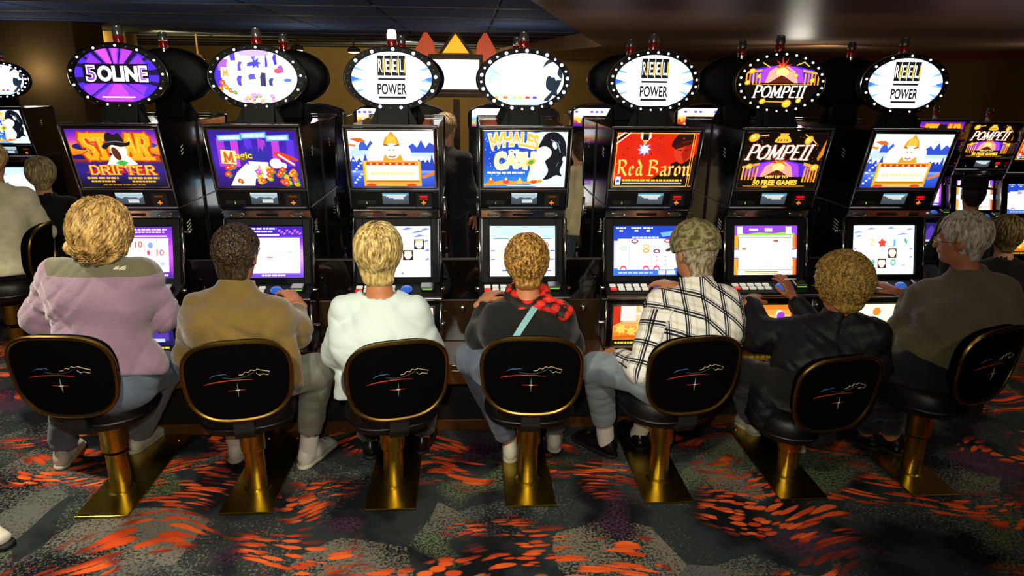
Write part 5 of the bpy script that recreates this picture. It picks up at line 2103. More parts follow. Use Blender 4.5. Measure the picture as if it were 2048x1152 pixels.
def person(spec):
    """spec: world joint positions and sizes. Returns the body object with clothing as children"""
    J = spec['J']
    hs = spec.get('hs', 1.0)                 # head size
    bs = spec.get('bs', 1.0)                 # girth
    neck, head = J['neck'], J['head']
    pel, chest = J['pelvis'], J['chest']
    sl, sr = J['sl'], J['sr']
    side = nrm(sr - sl)
    origin = np.array([pel[0], pel[1], 0.0])
    hr, hf, hu = frame_of(spec['look'], spec.get('hup', (0, 0, 1)))
    allp = np.array([v for v in J.values()])
    F = Field(allp.min(0) - .22, allp.max(0) + .24, spec.get('vox', .0085))
    # trunk (inside the clothes), limbs
    mid = (pel + chest) / 2
    F.seg(pel, mid, (.135 * bs, .095 * bs), (.12 * bs, .09 * bs), side, .03)
    F.seg(mid, chest, (.12 * bs, .09 * bs), (.135 * bs, .095 * bs), side, .04)
    F.seg(chest, neck, (.12 * bs, .085 * bs), (.06, .055), side, .04)
    F.seg(sl, sr, .045, .045, None, .04)
    F.seg(neck, head - hu * .05 * hs - hf * .005, .056, .053 * hs ** .5, None, .02)
    for s_ in 'lr':
        F.path([J['s' + s_], J['e' + s_], J['w' + s_]], [.046, .038, .027], None, .02)
        F.path([J['h' + s_], J['k' + s_], J['a' + s_]], [.075 * bs, .055, .038], None, .03)
        F.seg(J['a' + s_], J['t' + s_], .036, .028, None, .02)
    # head: skull, face, jaw, brow, nose, ears, eye hollows, mouth
    HX = (hr, hf, hu)
    F.ell(head + hu * .025 * hs - hf * .008 * hs, (.074 * hs, .094 * hs, .088 * hs), HX, .0)
    F.ell(head - hu * .035 * hs + hf * .028 * hs, (.058 * hs, .066 * hs, .078 * hs), HX, .03)
    F.ell(head - hu * .088 * hs + hf * .066 * hs, (.028 * hs, .022 * hs, .020 * hs), HX, .03)
    F.seg(head + hf * .084 * hs + hu * .018 * hs - hr * .03 * hs, head + hf * .084 * hs + hu * .018 * hs + hr * .03 * hs, .010 * hs, .010 * hs, None, .015)
    F.seg(head + hf * .090 * hs + hu * .005 * hs, head + hf * .110 * hs - hu * .030 * hs, .008 * hs, .013 * hs, None, .012)
    for s_ in (-1, 1):
        F.ell(head + hf * .094 * hs + hr * .031 * hs * s_ + hu * .0 * hs, (.014 * hs, .010 * hs, .009 * hs), HX, .0, 'cut')
        F.ell(head + hr * .077 * hs * s_ - hf * .006 * hs - hu * .012 * hs, (.010 * hs, .019 * hs, .031 * hs), HX, .006)
    F.seg(head + hf * .092 * hs - hu * .054 * hs - hr * .018 * hs, head + hf * .092 * hs - hu * .054 * hs + hr * .018 * hs, .009 * hs, .009 * hs, None, .008)
    parts = [F.surface(1)]
    for s_, rh in (('l', False), ('r', True)):
        hd = spec.get('hand_' + s_, {})
        fore = nrm(J['w' + s_] - J['e' + s_])
        d_ = np.array(hd.get('d', fore), float)
        u__ = np.array(hd.get('up', (0, 0, 1)), float)
        if spec.get('hands', True):
            parts.append(hand_surface(J['w' + s_] + fore * .012, d_, u__, rh, hd.get('curl', .7), spec.get('hsz', 1.0), hd.get('spread', .12)))
    P_, Q = join(parts)
    lipc = head + hf * .098 * hs - hu * .054 * hs
    e = P_ - lipc
    lip = 1 - ((e @ hr / (.024 * hs)) ** 2 + (e @ hf / (.02 * hs)) ** 2 + (e @ hu / (.010 * hs)) ** 2)
    body = obj('person', np_mesh('person', P_ - origin, Q, SKIN[spec.get('skin', 'fair')], {'lip': lip}), None, None, origin)
    tag(body, spec['label'], 'person', spec.get('group'))
    if spec.get('face', True):
        for s_ in (-1, 1):
            c = head + hf * .083 * hs + hr * .031 * hs * s_
            ey = MB().lathe([(.002, -.011), (.008, -.008), (.0112, 0), (.008, .008), (.002, .011)], 10).mesh('eye', True)
            ey.materials.append(M['eye'])
            obj('eye', ey, None, body, c - origin)
    # ---- upper garment
    g = spec['top']
    T = g.get('thick', .02)
    vox = spec.get('gvox', .0085)
    G = Field(allp.min(0) - .26, allp.max(0) + .26, vox)
    ch, wa, hi = g['chest'], g['waist'], g['hip']           # (half width, half depth)
    low = J['hem']
    G.seg(low, mid, hi, wa, side, .05)
    G.seg(mid, chest, wa, ch, side, .06)
    G.seg(chest, neck - nrm(neck - chest) * .05, ch, (g.get('yoke', .12), .075), side, .05)
    G.seg(sl - side * .0, sr, g.get('shr', .062), g.get('shr', .062), None, .06)
    a0, a1, a2 = g.get('arm', (.068, .058, .045))
    for s_ in 'lr':
        wr = J['w' + s_]
        if g.get('cuff', 0):
            wr = J['e' + s_] + (wr - J['e' + s_]) * g['cuff']
        G.path([J['s' + s_], J['e' + s_], wr], [a0, a1, a2], None, g.get('armk', .035))
    for q in g.get('extra', []):
        G.seg(*q)
    nu = nrm(neck - chest) * .6 + nrm(head - neck) * .4
    if g.get('collar'):
        cw, chh = g['collar']
        G.seg(neck - nu * .03, neck + nu * chh, cw, cw * .93, None, .02)
    G.wrinkle(g.get('amp', .008) * .8, g.get('freq', 16) * .9, g.get('seed', 1), 5, fold=True)
    G.wrinkle(g.get('amp', .008) * .3, g.get('freq', 16) * 2.2, g.get('seed', 1) + 50, 4, fold=True)
    G.clip(neck + nu * (g.get('neckcut', .03)), nu)
    # open neck hole and hem
    G.seg(neck + nu * .00, neck + nu * .14, g.get('hole', .066), g.get('hole', .066) * 1.15, None, 0, 'cut')
    G.clip(low - nrm(mid - low) * g.get('drop', .05), nrm(low - mid))
    for s_ in 'lr':
        fore = nrm(J['w' + s_] - J['e' + s_])
    P2, Q2 = G.surface(g.get('smooth', 1))
    at_ = {}
    if 'attr' in g:
        at_['zone'] = g['attr'](P2)
    # cloth coordinates: sleeves run along the arm, trunk along the spine
    if g.get('cloth_uv'):
        up_ = nrm(chest - pel)
        fw_ = np.cross(up_, side)
        uv = np.stack([(P2 - chest) @ side, (P2 - chest) @ up_ + .25 * np.abs((P2 - chest) @ side), np.zeros(len(P2))], 1)
        best = np.full(len(P2), 9.0)

        def dseg(p, a, b):
            t = np.clip(((p - a) @ (b - a)) / ((b - a) @ (b - a)), 0, 1)
            return np.linalg.norm(p - a - t[:, None] * (b - a), axis=1), t
        dt = np.minimum(dseg(P2, pel, chest)[0] - ch[0] * .95, dseg(P2, chest, neck)[0] - .12)
        for s_ in 'lr':
            run = 0
            for a, b in ((J['s' + s_], J['e' + s_]), (J['e' + s_], J['w' + s_])):
                ds, t = dseg(P2, a, b)
                ax_ = nrm(b - a)
                x_ = nrm(np.cross(ax_, (0.3, 0.2, 1)))
                y_ = np.cross(ax_, x_)
                w_ = P2 - a
                ang = np.arctan2(w_ @ y_, w_ @ x_)
                m_ = (ds - a0 * 1.05 < np.minimum(dt, best)) & (t > (.12 if run == 0 else 0))
                uv[m_, 0] = (ang * .06)[m_]
                uv[m_, 1] = (run + t * np.linalg.norm(b - a))[m_]
                best = np.where(m_, ds - a0 * 1.05, best)
                run += np.linalg.norm(b - a)
        at_['cloth'] = uv
    gar = obj(g['name'], np_mesh(g['name'], P2 - origin, Q2, g['mat'], at_), None, body)
    if g.get('label'):
        gar['label'] = g['label']
    # ---- trousers
    t = spec['legs']
    if t:
        L_ = Field(allp.min(0) - .2, allp.max(0) + .2, vox)
        L_.seg(J['hl'], J['hr'], t['r'][0] * 1.08, t['r'][0] * 1.08, None, .04)
        L_.seg(pel - (0, 0, .02), pel + (0, 0, .06), (.155 * bs, .125 * bs), (.15 * bs, .115 * bs), side, .04)
        for s_ in 'lr':
            an = J['a' + s_] + (J['k' + s_] - J['a' + s_]) * t.get('short', .08)
            L_.path([J['h' + s_], J['k' + s_], an], t['r'], None, .03)
        L_.wrinkle(.010, 22, t.get('seed', 4), 5, fold=True)
        for s_ in 'lr':
            an = J['a' + s_] + (J['k' + s_] - J['a' + s_]) * t.get('short', .08)
            dn = nrm(an - J['k' + s_])
            L_.seg(an + dn * .022, an + dn * .12, t['r'][2] * 1.25, t['r'][2] * 1.3, None, 0, 'cut')
        P3, Q3 = L_.surface(1)
        obj('trousers', np_mesh('trousers', P3 - origin, Q3, t['mat']), None, body)
        for s_ in 'lr':
            an, tn = J['a' + s_], J['t' + s_]
            d_ = nrm((tn - an) * (1, 1, 0))
            heel = np.array([an[0], an[1], spec.get('floor' + s_, 0.004)]) - d_ * .055
            lace_shoe('shoe', heel, heel + d_ * .27, body, origin, t.get('shoe', M['shoewhite']), t.get('sole', M['sole']), t.get('ss', 1.0))
            if t.get('sock') is not None:
                S2 = Field(an - .12, an + .22, .009)
                S2.seg(an - (0, 0, .02), an + (J['k' + s_] - an) * .35, .046, .05, None, .01)
                P4, Q4 = S2.surface(1)
                obj('sock', np_mesh('sock', P4 - origin, Q4, t['sock']), None, body)
    # ---- hair
    h_ = spec.get('hair')
    if h_:
        make_hair(body, origin, head, HX, hs, h_)
    return body, origin, (head, HX, hs)


def make_hair(body, origin, head, HX, hs, h_):
    hr, hf, hu = HX
    th = h_.get('thick', .02)
    c = head + hu * (.028 - h_.get('cd', 0)) * hs - hf * .012 * hs
    R_ = np.array((.074 * hs + th, .094 * hs + th * h_.get('tb', 1.0), .088 * hs + th * h_.get('tu', 1.0)))
    F = Field(head - .24, head + .24, h_.get('vox', .0065))
    F.ell(c, R_, HX, 0)
    nape = h_.get('nape', .06)
    F.seg(c - hf * .03 * hs, head - hu * nape * hs - hf * .045 * hs, (.070 * hs + th * .6, .055 * hs + th * .5), (h_.get('nw', .05) * hs, .03 * hs + th * .3), hr, .03)
    for q in h_.get('extra', []):
        p = head + hr * q[0] * hs + hf * q[1] * hs + hu * q[2] * hs
        F.ell(p, (q[3] * hs, q[4] * hs, q[5] * hs), HX, .02)
    F.wrinkle(h_.get('amp', .006), h_.get('freq', 60), h_.get('seed', 3), 6, ridge=True)
    # free the face and the ears
    F.ell(head + hf * .105 * hs - hu * .03 * hs, (.075 * hs + th * h_.get('fw', .3), .085 * hs, .10 * hs), HX, .0, 'cut')
    if h_.get('ears', True):
        for s_ in (-1, 1):
            F.ell(head + hr * .085 * hs * s_ + hf * .010 * hs - hu * .028 * hs, (.03 * hs, .030 * hs, .045 * hs), HX, .0, 'cut')
    if 'cutz' in h_:
        F.clip(head - hu * h_['cutz'] * hs, -hu * 1.0 + hf * h_.get('cutf', 0))
    parts = [F.surface(1)]
    # locks lying on the hair
    r_ = np.random.default_rng(h_.get('seed', 3))
    n = h_.get('locks', 260)
    curl = h_.get('curl', .0)
    LL = h_.get('len', .06)
    rad = h_.get('lr', .0045)
    st_ = h_.get('crown', .02)
    K_, S_ = 7, 5
    vs, qs = [], []
    cnt = 0
    while cnt < n:
        d0 = r_.normal(size=3)
        d0 /= np.linalg.norm(d0)
        if d0[1] > .45 and d0[2] < .55:
            continue
        if d0[2] < h_.get('minz', -.75):
            continue
        if h_.get('ears', True) and abs(d0[0]) > .75 and -.25 < d0[1] and d0[2] < .1:
            continue
        pts = []
        # flow away from the crown, down the head
        p = d0 * R_ * 1.0
        cr_ = np.array([0, -.35, .9])
        ph = r_.uniform(0, 6.28)
        L1 = LL * r_.uniform(.6, 1.3)
        tw = r_.normal(size=3) * h_.get('mess', .3)
        for k in range(K_):
            u = k / (K_ - 1)
            nn = p / R_ ** 2
            nn /= np.linalg.norm(nn)
            away = d0 - cr_ * (d0 @ cr_) * h_.get('flow', .7) + np.array([0, 0, -h_.get('fall', .8)]) + tw
            tn = away - nn * (away @ nn)
            tn /= np.linalg.norm(tn) + 1e-9
            bn = np.cross(nn, tn)
            off = curl * (math.cos(ph + u * h_.get('turns', 1.2) * 6.28) * bn + .8 * math.sin(ph + u * h_.get('turns', 1.2) * 6.28) * nn)
            lift = h_.get('lift', .002) * (1 + u * h_.get('flick', .5))
            q = p + nn * lift + off
            pts.append(c + hr * q[0] + hf * q[1] + hu * q[2])
            p = p + tn * L1 / (K_ - 1)
            # stay on the shell
            s2 = math.sqrt(((p / R_) ** 2).sum())
            if p[2] > -R_[2] * .55:
                p = p / s2
        pts = np.array(pts)
        tt = np.gradient(pts, axis=0)
        tt /= np.linalg.norm(tt, axis=1)[:, None] + 1e-9
        ref = nrm(pts.mean(0) - c)
        a = np.cross(tt, ref)
        a /= np.linalg.norm(a, axis=1)[:, None] + 1e-9
        b = np.cross(a, tt)
        rr = rad * r_.uniform(.6, 1.3) * np.sin(np.linspace(.35, 3.0, K_)) ** .7
        base_ = len(vs) * 0
        ring = np.stack([pts + rr[:, None] * (math.cos(2 * math.pi * j / S_) * a * 1.4 + math.sin(2 * math.pi * j / S_) * b * .7) for j in range(S_)], 1)
        vs.append(ring.reshape(-1, 3))
        o = cnt * K_ * S_
        for k in range(K_ - 1):
            for j in range(S_):
                j2 = (j + 1) % S_
                qs.append((o + k * S_ + j, o + k * S_ + j2, o + (k + 1) * S_ + j2, o + (k + 1) * S_ + j))
        cnt += 1
    if n:
        parts.append((np.concatenate(vs), np.array(qs)))
    P_, Q = join(parts)
    o = obj('hair', np_mesh('hair', P_ - origin, Q, h_['mat']), None, body)
    if h_.get('label'):
        o['label'] = h_['label']
    return o

# ------------------------------------------------------------------ the players
from mathutils.bvhtree import BVHTree


def on_surface(o, px, py, lift=.004, origin=None):
    """point of an object's surface seen in that direction, with its normal"""
    me = o.data
    org = Vector(o.parent.location) if o.parent else Vector(o.location)
    vs = [v.co + org for v in me.vertices]
    if not hasattr(on_surface, 'c'):
        on_surface.c = {}
    if me.name not in on_surface.c:
        on_surface.c[me.name] = BVHTree.FromPolygons(vs, [p.vertices[:] for p in me.polygons])
    d = Vector(_ray(px, py)).normalized()
    loc, n, _, _ = on_surface.c[me.name].ray_cast(Vector(CAM), d)
    if loc is None:
        return None, None
    return np.array(loc + n * lift), np.array(n)


def ribbon(name, pts, nrms, w, m, parent, origin, th=.003):
    """flat strap following a surface"""
    mb = MB()
    vs, fs = [], []
    n = len(pts)
    for i in range(n):
        t = nrm(pts[min(i + 1, n - 1)] - pts[max(i - 1, 0)])
        s_ = nrm(np.cross(t, nrms[i]))
        ww = w[i] if hasattr(w, '__len__') else w
        for a, b in ((-1, 0), (1, 0), (1, 1), (-1, 1)):
            vs.append(pts[i] + s_ * a * ww / 2 + nrms[i] * th * b - origin)
    for i in range(n - 1):
        for k in range(4):
            k2 = (k + 1) % 4
            fs.append((i * 4 + k, i * 4 + k2, i * 4 + 4 + k2, i * 4 + 4 + k))
    fs += [(3, 2, 1, 0), tuple((n - 1) * 4 + k for k in range(4))]
    return mb.add(vs, fs).build(name, m, parent, smooth=True)


def foot(hx, hy, deg, z=0.0):
    h_ = atZ(hx, hy, z)
    d_ = V(math.sin(math.radians(deg)), math.cos(math.radians(deg)), 0)
    return h_ + d_ * .055 + V(0, 0, .09), h_ + d_ * .22 + V(0, 0, .04)


def zone_mat(name, c_in, c_out, rough=.9, sheen=.4, bump=.3, bscale=160, vary=.12):
    """two cloths sewn together: attribute 'zone' > 0 is the first one"""
    m = mat(name, c_out, rough, 0, vary, 9, bump, bscale, sheen=sheen, spec=.2)
    nt = m.node_tree
    b = nt.nodes['Principled BSDF']
    src = b.inputs['Base Color'].links[0].from_socket
    a = nt.nodes.new('ShaderNodeAttribute')
    a.attribute_name = 'zone'
    g = nt.nodes.new('ShaderNodeMath')
    g.operation = 'GREATER_THAN'
    g.inputs[1].default_value = 0
    nt.links.new(a.outputs['Fac'], g.inputs[0])
    mx = nt.nodes.new('ShaderNodeMix')
    mx.data_type = 'RGBA'
    nt.links.new(g.outputs[0], mx.inputs[0])
    nt.links.new(src, mx.inputs[6])
    mx.inputs[7].default_value = (*lin(c_in), 1)
    nt.links.new(mx.outputs[2], b.inputs['Base Color'])
    return m


def plaid_mat():
    m, nt, b = new_mat('plaid_shirt_cotton')
    N, L = nt.nodes, nt.links
    a = N.new('ShaderNodeAttribute')
    a.attribute_name = 'cloth'
    sep = N.new('ShaderNodeSeparateXYZ')
    L.new(a.outputs['Vector'], sep.inputs[0])

    def stripes(sock, period, stops):
        mu = N.new('ShaderNodeMath')
        mu.operation = 'MULTIPLY_ADD'
        mu.inputs[1].default_value = 1 / period
        mu.inputs[2].default_value = 20.3
        L.new(sock, mu.inputs[0])
        fr = N.new('ShaderNodeMath')
        fr.operation = 'FRACT'
        L.new(mu.outputs[0], fr.inputs[0])
        r = N.new('ShaderNodeValToRGB')
        r.color_ramp.interpolation = 'CONSTANT'
        e = r.color_ramp.elements
        while len(e) < len(stops):
            e.new(.5)
        for i, (p, c) in enumerate(stops):
            e[i].position = p
            e[i].color = (*lin(c), 1)
        L.new(fr.outputs[0], r.inputs['Fac'])
        return r.outputs['Color']
    W_, D_, G_, Y_ = '#fbfaf6', '#34363f', '#94969c', '#eceada'
    u = stripes(sep.outputs['X'], .088, [(0, W_), (.30, D_), (.38, W_), (.42, D_), (.50, W_), (.54, G_), (.58, W_), (.80, Y_), (.92, W_)])
    v = stripes(sep.outputs['Y'], .096, [(0, W_), (.30, D_), (.39, W_), (.43, D_), (.52, W_), (.56, G_), (.60, W_), (.80, Y_), (.92, W_)])
    mx = N.new('ShaderNodeMix')
    mx.data_type = 'RGBA'
    mx.blend_type = 'MULTIPLY'
    mx.inputs[0].default_value = 1
    L.new(u, mx.inputs[6])
    L.new(v, mx.inputs[7])
    L.new(mx.outputs[2], b.inputs['Base Color'])
    b.inputs['Roughness'].default_value = .85
    b.inputs['Specular IOR Level'].default_value = .2
    return m


def ramp_mat(name, stops, scale, rough=.9, detail=3, interp='CONSTANT', tex='noise'):
    m, nt, b = new_mat(name)
    N, L = nt.nodes, nt.links
    tc = N.new('ShaderNodeTexCoord')
    if tex == 'noise':
        t = N.new('ShaderNodeTexNoise')
        t.inputs['Detail'].default_value = detail
        out = t.outputs['Fac']
    else:
        t = N.new('ShaderNodeTexVoronoi')
        out = t.outputs['Distance']
    t.inputs['Scale'].default_value = scale
    L.new(tc.outputs['Object'], t.inputs['Vector'])
    r = N.new('ShaderNodeValToRGB')
    r.color_ramp.interpolation = interp
    e = r.color_ramp.elements
    while len(e) < len(stops):
        e.new(.5)
    for i, (p, c) in enumerate(stops):
        e[i].position = p
        e[i].color = (*lin(c), 1)
    L.new(out, r.inputs['Fac'])
    L.new(r.outputs['Color'], b.inputs['Base Color'])
    b.inputs['Roughness'].default_value = rough
    return m


# ---------- 1: woman in a lavender fleece
al, tl = foot(122, 938, -8)
ar, tr = foot(268, 908, 12)
J = dict(pelvis=V(-1.93, .10, .66), chest=at(196, 600, .22), neck=at(200, 522, .25), head=at(203, 455, .27), hem=at(205, 745, .10),
         sl=at(118, 555, .22), sr=at(282, 555, .25), el=at(82, 640, .26), er=at(322, 628, .30), wl=V(-2.24, .52, .93), wr=V(-1.86, .54, .93),
         hl=V(-2.02, .12, .63), hr=V(-1.84, .12, .63), kl=V(-2.24, .35, .60), kr=V(-1.80, .35, .60), al=al, ar=ar, tl=tl, tr=tr)
fleece = zone_mat('lavender_fleece_with_grey_yoke', '#66654e', '#917689', .95, .5, .35, 130)
yk = at(196, 556, .12)
HAIR_CURLY = hair_mat('curly_strawberry_blonde_hair', '#8a6430', '#f0c878', 45)
b1, o1, h1 = person(dict(J=J, look=(.08, 1, -.18), hs=1.08, bs=1.1, label='woman in a lavender fleece jacket with grey yoke and curly strawberry-blonde hair', skin='fair',
    top=dict(name='fleece_jacket', mat=fleece, chest=(.185, .15), waist=(.185, .155), hip=(.19, .165), shr=.078, arm=(.088, .082, .055), yoke=.13, collar=(.085, .035), amp=.028, freq=17, seed=5, drop=.02, neckcut=.045,
             attr=lambda p: (p[:, 2] - yk[2]) - .30 * np.clip(np.abs(p[:, 0] - yk[0]) - .22, 0, 1) * 6 - .05 * (p[:, 0] - yk[0]) * -1,
             extra=[(at(150, 600, .16), at(250, 610, .16), .11, .11, None, .06), (at(120, 720, .13), at(290, 730, .15), .10, .10, None, .06)]),
    legs=dict(mat=M['jean'], r=[.095, .085, .068], shoe=M['shoewhite'], sole=M['sole'], short=.03),
    hair=dict(mat=HAIR_CURLY, thick=.032, tb=1.15, tu=1.25, cd=.030, nape=.12, nw=.085, amp=.006, freq=40, seed=11, locks=800, curl=.012, turns=1.5, len=.17, lr=.0056, ears=False, mess=.22, minz=-.98, lift=.004, flick=1.6,
              extra=[(-.105, -.02, -.085, .042, .045, .038)])))
gar = [c for c in b1.children if c.name.startswith('fleece')][0]
# cream quarter-dome mark on the right shoulder of the yoke
lp, ln = on_surface(gar, 246, 541, .003)
if lp is not None:
    lr_ = nrm(np.cross((0, 0, 1), ln)) * 1.0
    lu_ = nrm(np.cross(ln, lr_))
    mb = MB()
    for r0, r1 in ((.0, .008), (.011, .018), (.021, .028)):
        pts = [(-(r0) * math.sin(q), r0 * math.cos(q)) for q in np.linspace(0, 1.57, 7)] if r0 else [(0, 0)]
        pts2 = [(-(r1) * math.sin(q), r1 * math.cos(q)) for q in np.linspace(1.57, 0, 7)]
        mb.slab([(p[0], p[1] * .75) for p in pts + pts2], lp - o1 + lr_ * .012, lr_, lu_, ln, .002)
    for k in range(3):
        mb.slab([(-.052, .004 - k * .001 + .007 * k), (-.030, .004 + .007 * k), (-.030, .009 + .007 * k), (-.052 + .01 * k, .009 + .006 * k)], lp - o1 + lr_ * .012, lr_, lu_, ln, .002)
    lg = mb.build('logo_patch', mat('cream_thread', '#e8e4c8', .8), b1)
    lg['label'] = 'cream embroidered quarter-dome mark'
    lg['kind'] = 'stuff'

# ---------- 2: man in a brown suede jacket
al, tl = foot(470, 926, 0)
ar, tr = foot(606, 938, 22)
J = dict(pelvis=V(-1.33, .10, .64), chest=at(470, 655, .20), neck=at(472, 577, .27), head=at(474, 510, .31), hem=at(475, 745, .10),
         sl=at(402, 622, .22), sr=at(546, 628, .22), el=at(385, 705, .28), er=at(588, 662, .30), wl=V(-1.46, .46, .82), wr=at(594, 606, .48),
         hl=V(-1.43, .12, .63), hr=V(-1.24, .12, .63), kl=V(-1.52, .35, .60), kr=at(634, 742, .34), al=al, ar=ar, tl=tl, tr=tr)
b2, o2, h2 = person(dict(J=J, look=(.12, 1, -.22), hs=1.1, bs=1.1, label='man in a brown suede jacket with short dark hair, one hand on the buttons', skin='red',
    hand_r=dict(d=at(560, 570, .60) - at(594, 606, .48), up=(.2, -.1, 1), curl=.8),
    top=dict(name='suede_jacket', mat=cloth('brown_suede', '#735c2b', .9, .14, 6, .2, 140, .4), chest=(.195, .155), waist=(.19, .15), hip=(.185, .16), shr=.075, arm=(.088, .082, .055), yoke=.13, collar=(.087, .03), amp=.024, freq=18, seed=21, drop=.06, neckcut=.04, cuff=.62,
             extra=[(at(420, 650, .14), at(540, 655, .16), .10, .10, None, .06), (at(575, 700, .12), at(588, 790, .09), .055, .05, None, .05)]),
    legs=dict(mat=M['jeangrey'], r=[.098, .085, .062], shoe=M['shoewhite'], sole=M['sole'], sock=M['sock'], short=.22, ss=1.08),
    hair=dict(mat=hair_mat('short_dark_brown_hair', '#140e08', '#4a3822', 90), thick=.017, nape=.085, nw=.066, amp=.006, freq=85, seed=12, locks=620, curl=.005, turns=1.0, len=.035, lr=.0050, mess=.9, lift=.001, fall=.4)))

# ---------- 3: blonde woman in a pale top
al, tl = foot(742, 918, -10)
ar, tr = foot(842, 908, 10)
J = dict(pelvis=V(-.68, .13, .64), chest=at(765, 660, .20), neck=at(759, 583, .23), head=at(757, 508, .26), hem=at(772, 765, .14),
         sl=at(692, 622, .20), sr=at(830, 622, .21), el=at(676, 705, .22), er=at(856, 700, .24), wl=V(-.80, .46, .84), wr=V(-.58, .46, .84),
         hl=V(-.78, .12, .63), hr=V(-.58, .12, .63), kl=V(-.82, .35, .59), kr=V(-.52, .35, .59), al=al, ar=ar, tl=tl, tr=tr)
b3, o3, h3 = person(dict(J=J, look=(0, 1, -.10), hs=1.1, bs=1.15, label='blonde short-haired woman in a pale blue-white long-sleeved top', skin='tan',
    top=dict(name='pale_top', mat=cloth('pale_blue_white_jersey', '#d2e2de', .85, .05, 5, .12, 260, .2), chest=(.190, .155), waist=(.185, .155), hip=(.185, .15), shr=.056, arm=(.072, .072, .05), yoke=.125, amp=.018, freq=18, seed=31, drop=.08, neckcut=.012, hole=.082,
             extra=[(at(700, 690, .13), at(830, 695, .15), .10, .10, None, .06), (at(690, 760, .18), at(688, 812, .16), .05, .045, None, .04)]),
    legs=dict(mat=M['slacks'], r=[.10, .085, .065], shoe=M['shoeblack'], sole=M['soleblack'], short=.05),
    hair=dict(mat=hair_mat('short_blonde_hair', '#8a6c30', '#f2d88c', 75), thick=.024, tu=1.0, nape=.10, nw=.070, amp=.006, freq=55, seed=13, locks=520, curl=.002, turns=.5, len=.085, lr=.0050, mess=.25, lift=.003, fall=1.0, flick=1.5, ears=False)))

# ---------- 4: woman in black with a flowered scarf
al, tl = foot(1020, 926, 5)
ar, tr = foot(1108, 905, 8)
J = dict(pelvis=V(-.02, .11, .64), chest=at(1052, 668, .24), neck=at(1056, 598, .30), head=at(1053, 528, .33), hem=at(1055, 740, .12),
         sl=at(992, 640, .25), sr=at(1116, 634, .26), el=at(962, 672, .34), er=at(1138, 690, .30), wl=at(966, 606, .50), wr=V(.06, .50, .84),
         hl=V(-.13, .13, .63), hr=V(.08, .13, .63), kl=at(946, 718, .36), kr=V(.14, .35, .59), al=al, ar=ar, tl=tl, tr=tr)
b4, o4, h4 = person(dict(J=J, look=(-.05, 1, -.25), hs=1.06, bs=1.05, label='woman in a black top with red flowered scarf and short auburn-blonde hair', skin='tan',
    hand_l=dict(d=at(992, 580, .62) - at(966, 606, .50), up=(-.2, -.1, 1), curl=.55),
    top=dict(name='black_top', mat=cloth('black_knit', '#121310', .9, .2, 8, .3, 200, .15), chest=(.165, .14), waist=(.165, .145), hip=(.18, .16), shr=.070, arm=(.080, .074, .046), yoke=.12, amp=.013, freq=19, seed=41, drop=.05, neckcut=.02, cuff=.78,
             extra=[(at(1000, 670, .17), at(1110, 670, .18), .09, .09, None, .06)]),
    legs=dict(mat=M['jean'], r=[.10, .085, .06], shoe=M['shoewhite'], sole=M['sole'], short=.06),
    hair=dict(mat=hair_mat('short_auburn_blonde_hair', '#5e3f16', '#d4a24c', 80), thick=.022, nape=.085, nw=.066, amp=.008, freq=70, seed=14, locks=520, curl=.006, turns=1.2, len=.055, lr=.0052, mess=.5, lift=.003, fall=.6, ears=False)))
gar4 = [c for c in b4.children if c.name.startswith('black_top')][0]
# scarf: a soft roll round the neck spreading over the right shoulder
FLOWER = ramp_mat('red_flowered_silk', [(0, '#ff5a30'), (.20, '#ee2a1c'), (.46, '#b81810'), (.58, '#150c08'), (.85, '#0e0a08')], 20, .7, tex='voronoi')
SF = Field(at(1056, 600, .28) - .36, at(1056, 600, .28) + .36, .0095)
nk = J['neck']
ring = [nk + V(.082 * math.sin(q), -.082 * math.cos(q), .012 - .035 * math.cos(q)) for q in np.linspace(0, 2 * math.pi, 13)]
for a, b in zip(ring[:-1], ring[1:]):
    SF.seg(a, b, .034, .034, None, .02)
pts = [on_surface(gar4, *q, .004)[0] for q in ((1080, 612), (1105, 618), (1125, 632), (1135, 622), (1098, 606), (1118, 612))]
for a, b in ((0, 1), (1, 2), (2, 3), (3, 5), (4, 1), (4, 5), (5, 2), (0, 4)):
    if pts[a] is not None and pts[b] is not None:
        SF.seg(pts[a], pts[b], .024, .022, None, .02)
SF.wrinkle(.006, 40, 9, 5)
SF.seg(nk - V(0, 0, .05), nk + V(0, 0, .15), .058, .06, None, 0, 'cut')
pp, qq = SF.surface(1)
sc4 = obj('scarf', np_mesh('scarf', pp - o4, qq, FLOWER), None, b4)
sc4['label'] = 'black silk scarf with red flowers'
sp, sn = [], []
for px, py in ((1076, 606), (1070, 616), (1062, 628), (1054, 640), (1046, 652), (1039, 664), (1030, 678), (1022, 692)):
    a, n = on_surface(gar4, px, py, .012 if py < 625 else .005)
    if a is not None:
        sp.append(a)
        sn.append(n)
stp = ribbon('bag_strap', sp, sn, .030, cloth('pale_blue_strap', '#86b8be', .8, .1), b4, o4)
stp['label'] = 'pale blue shoulder strap'

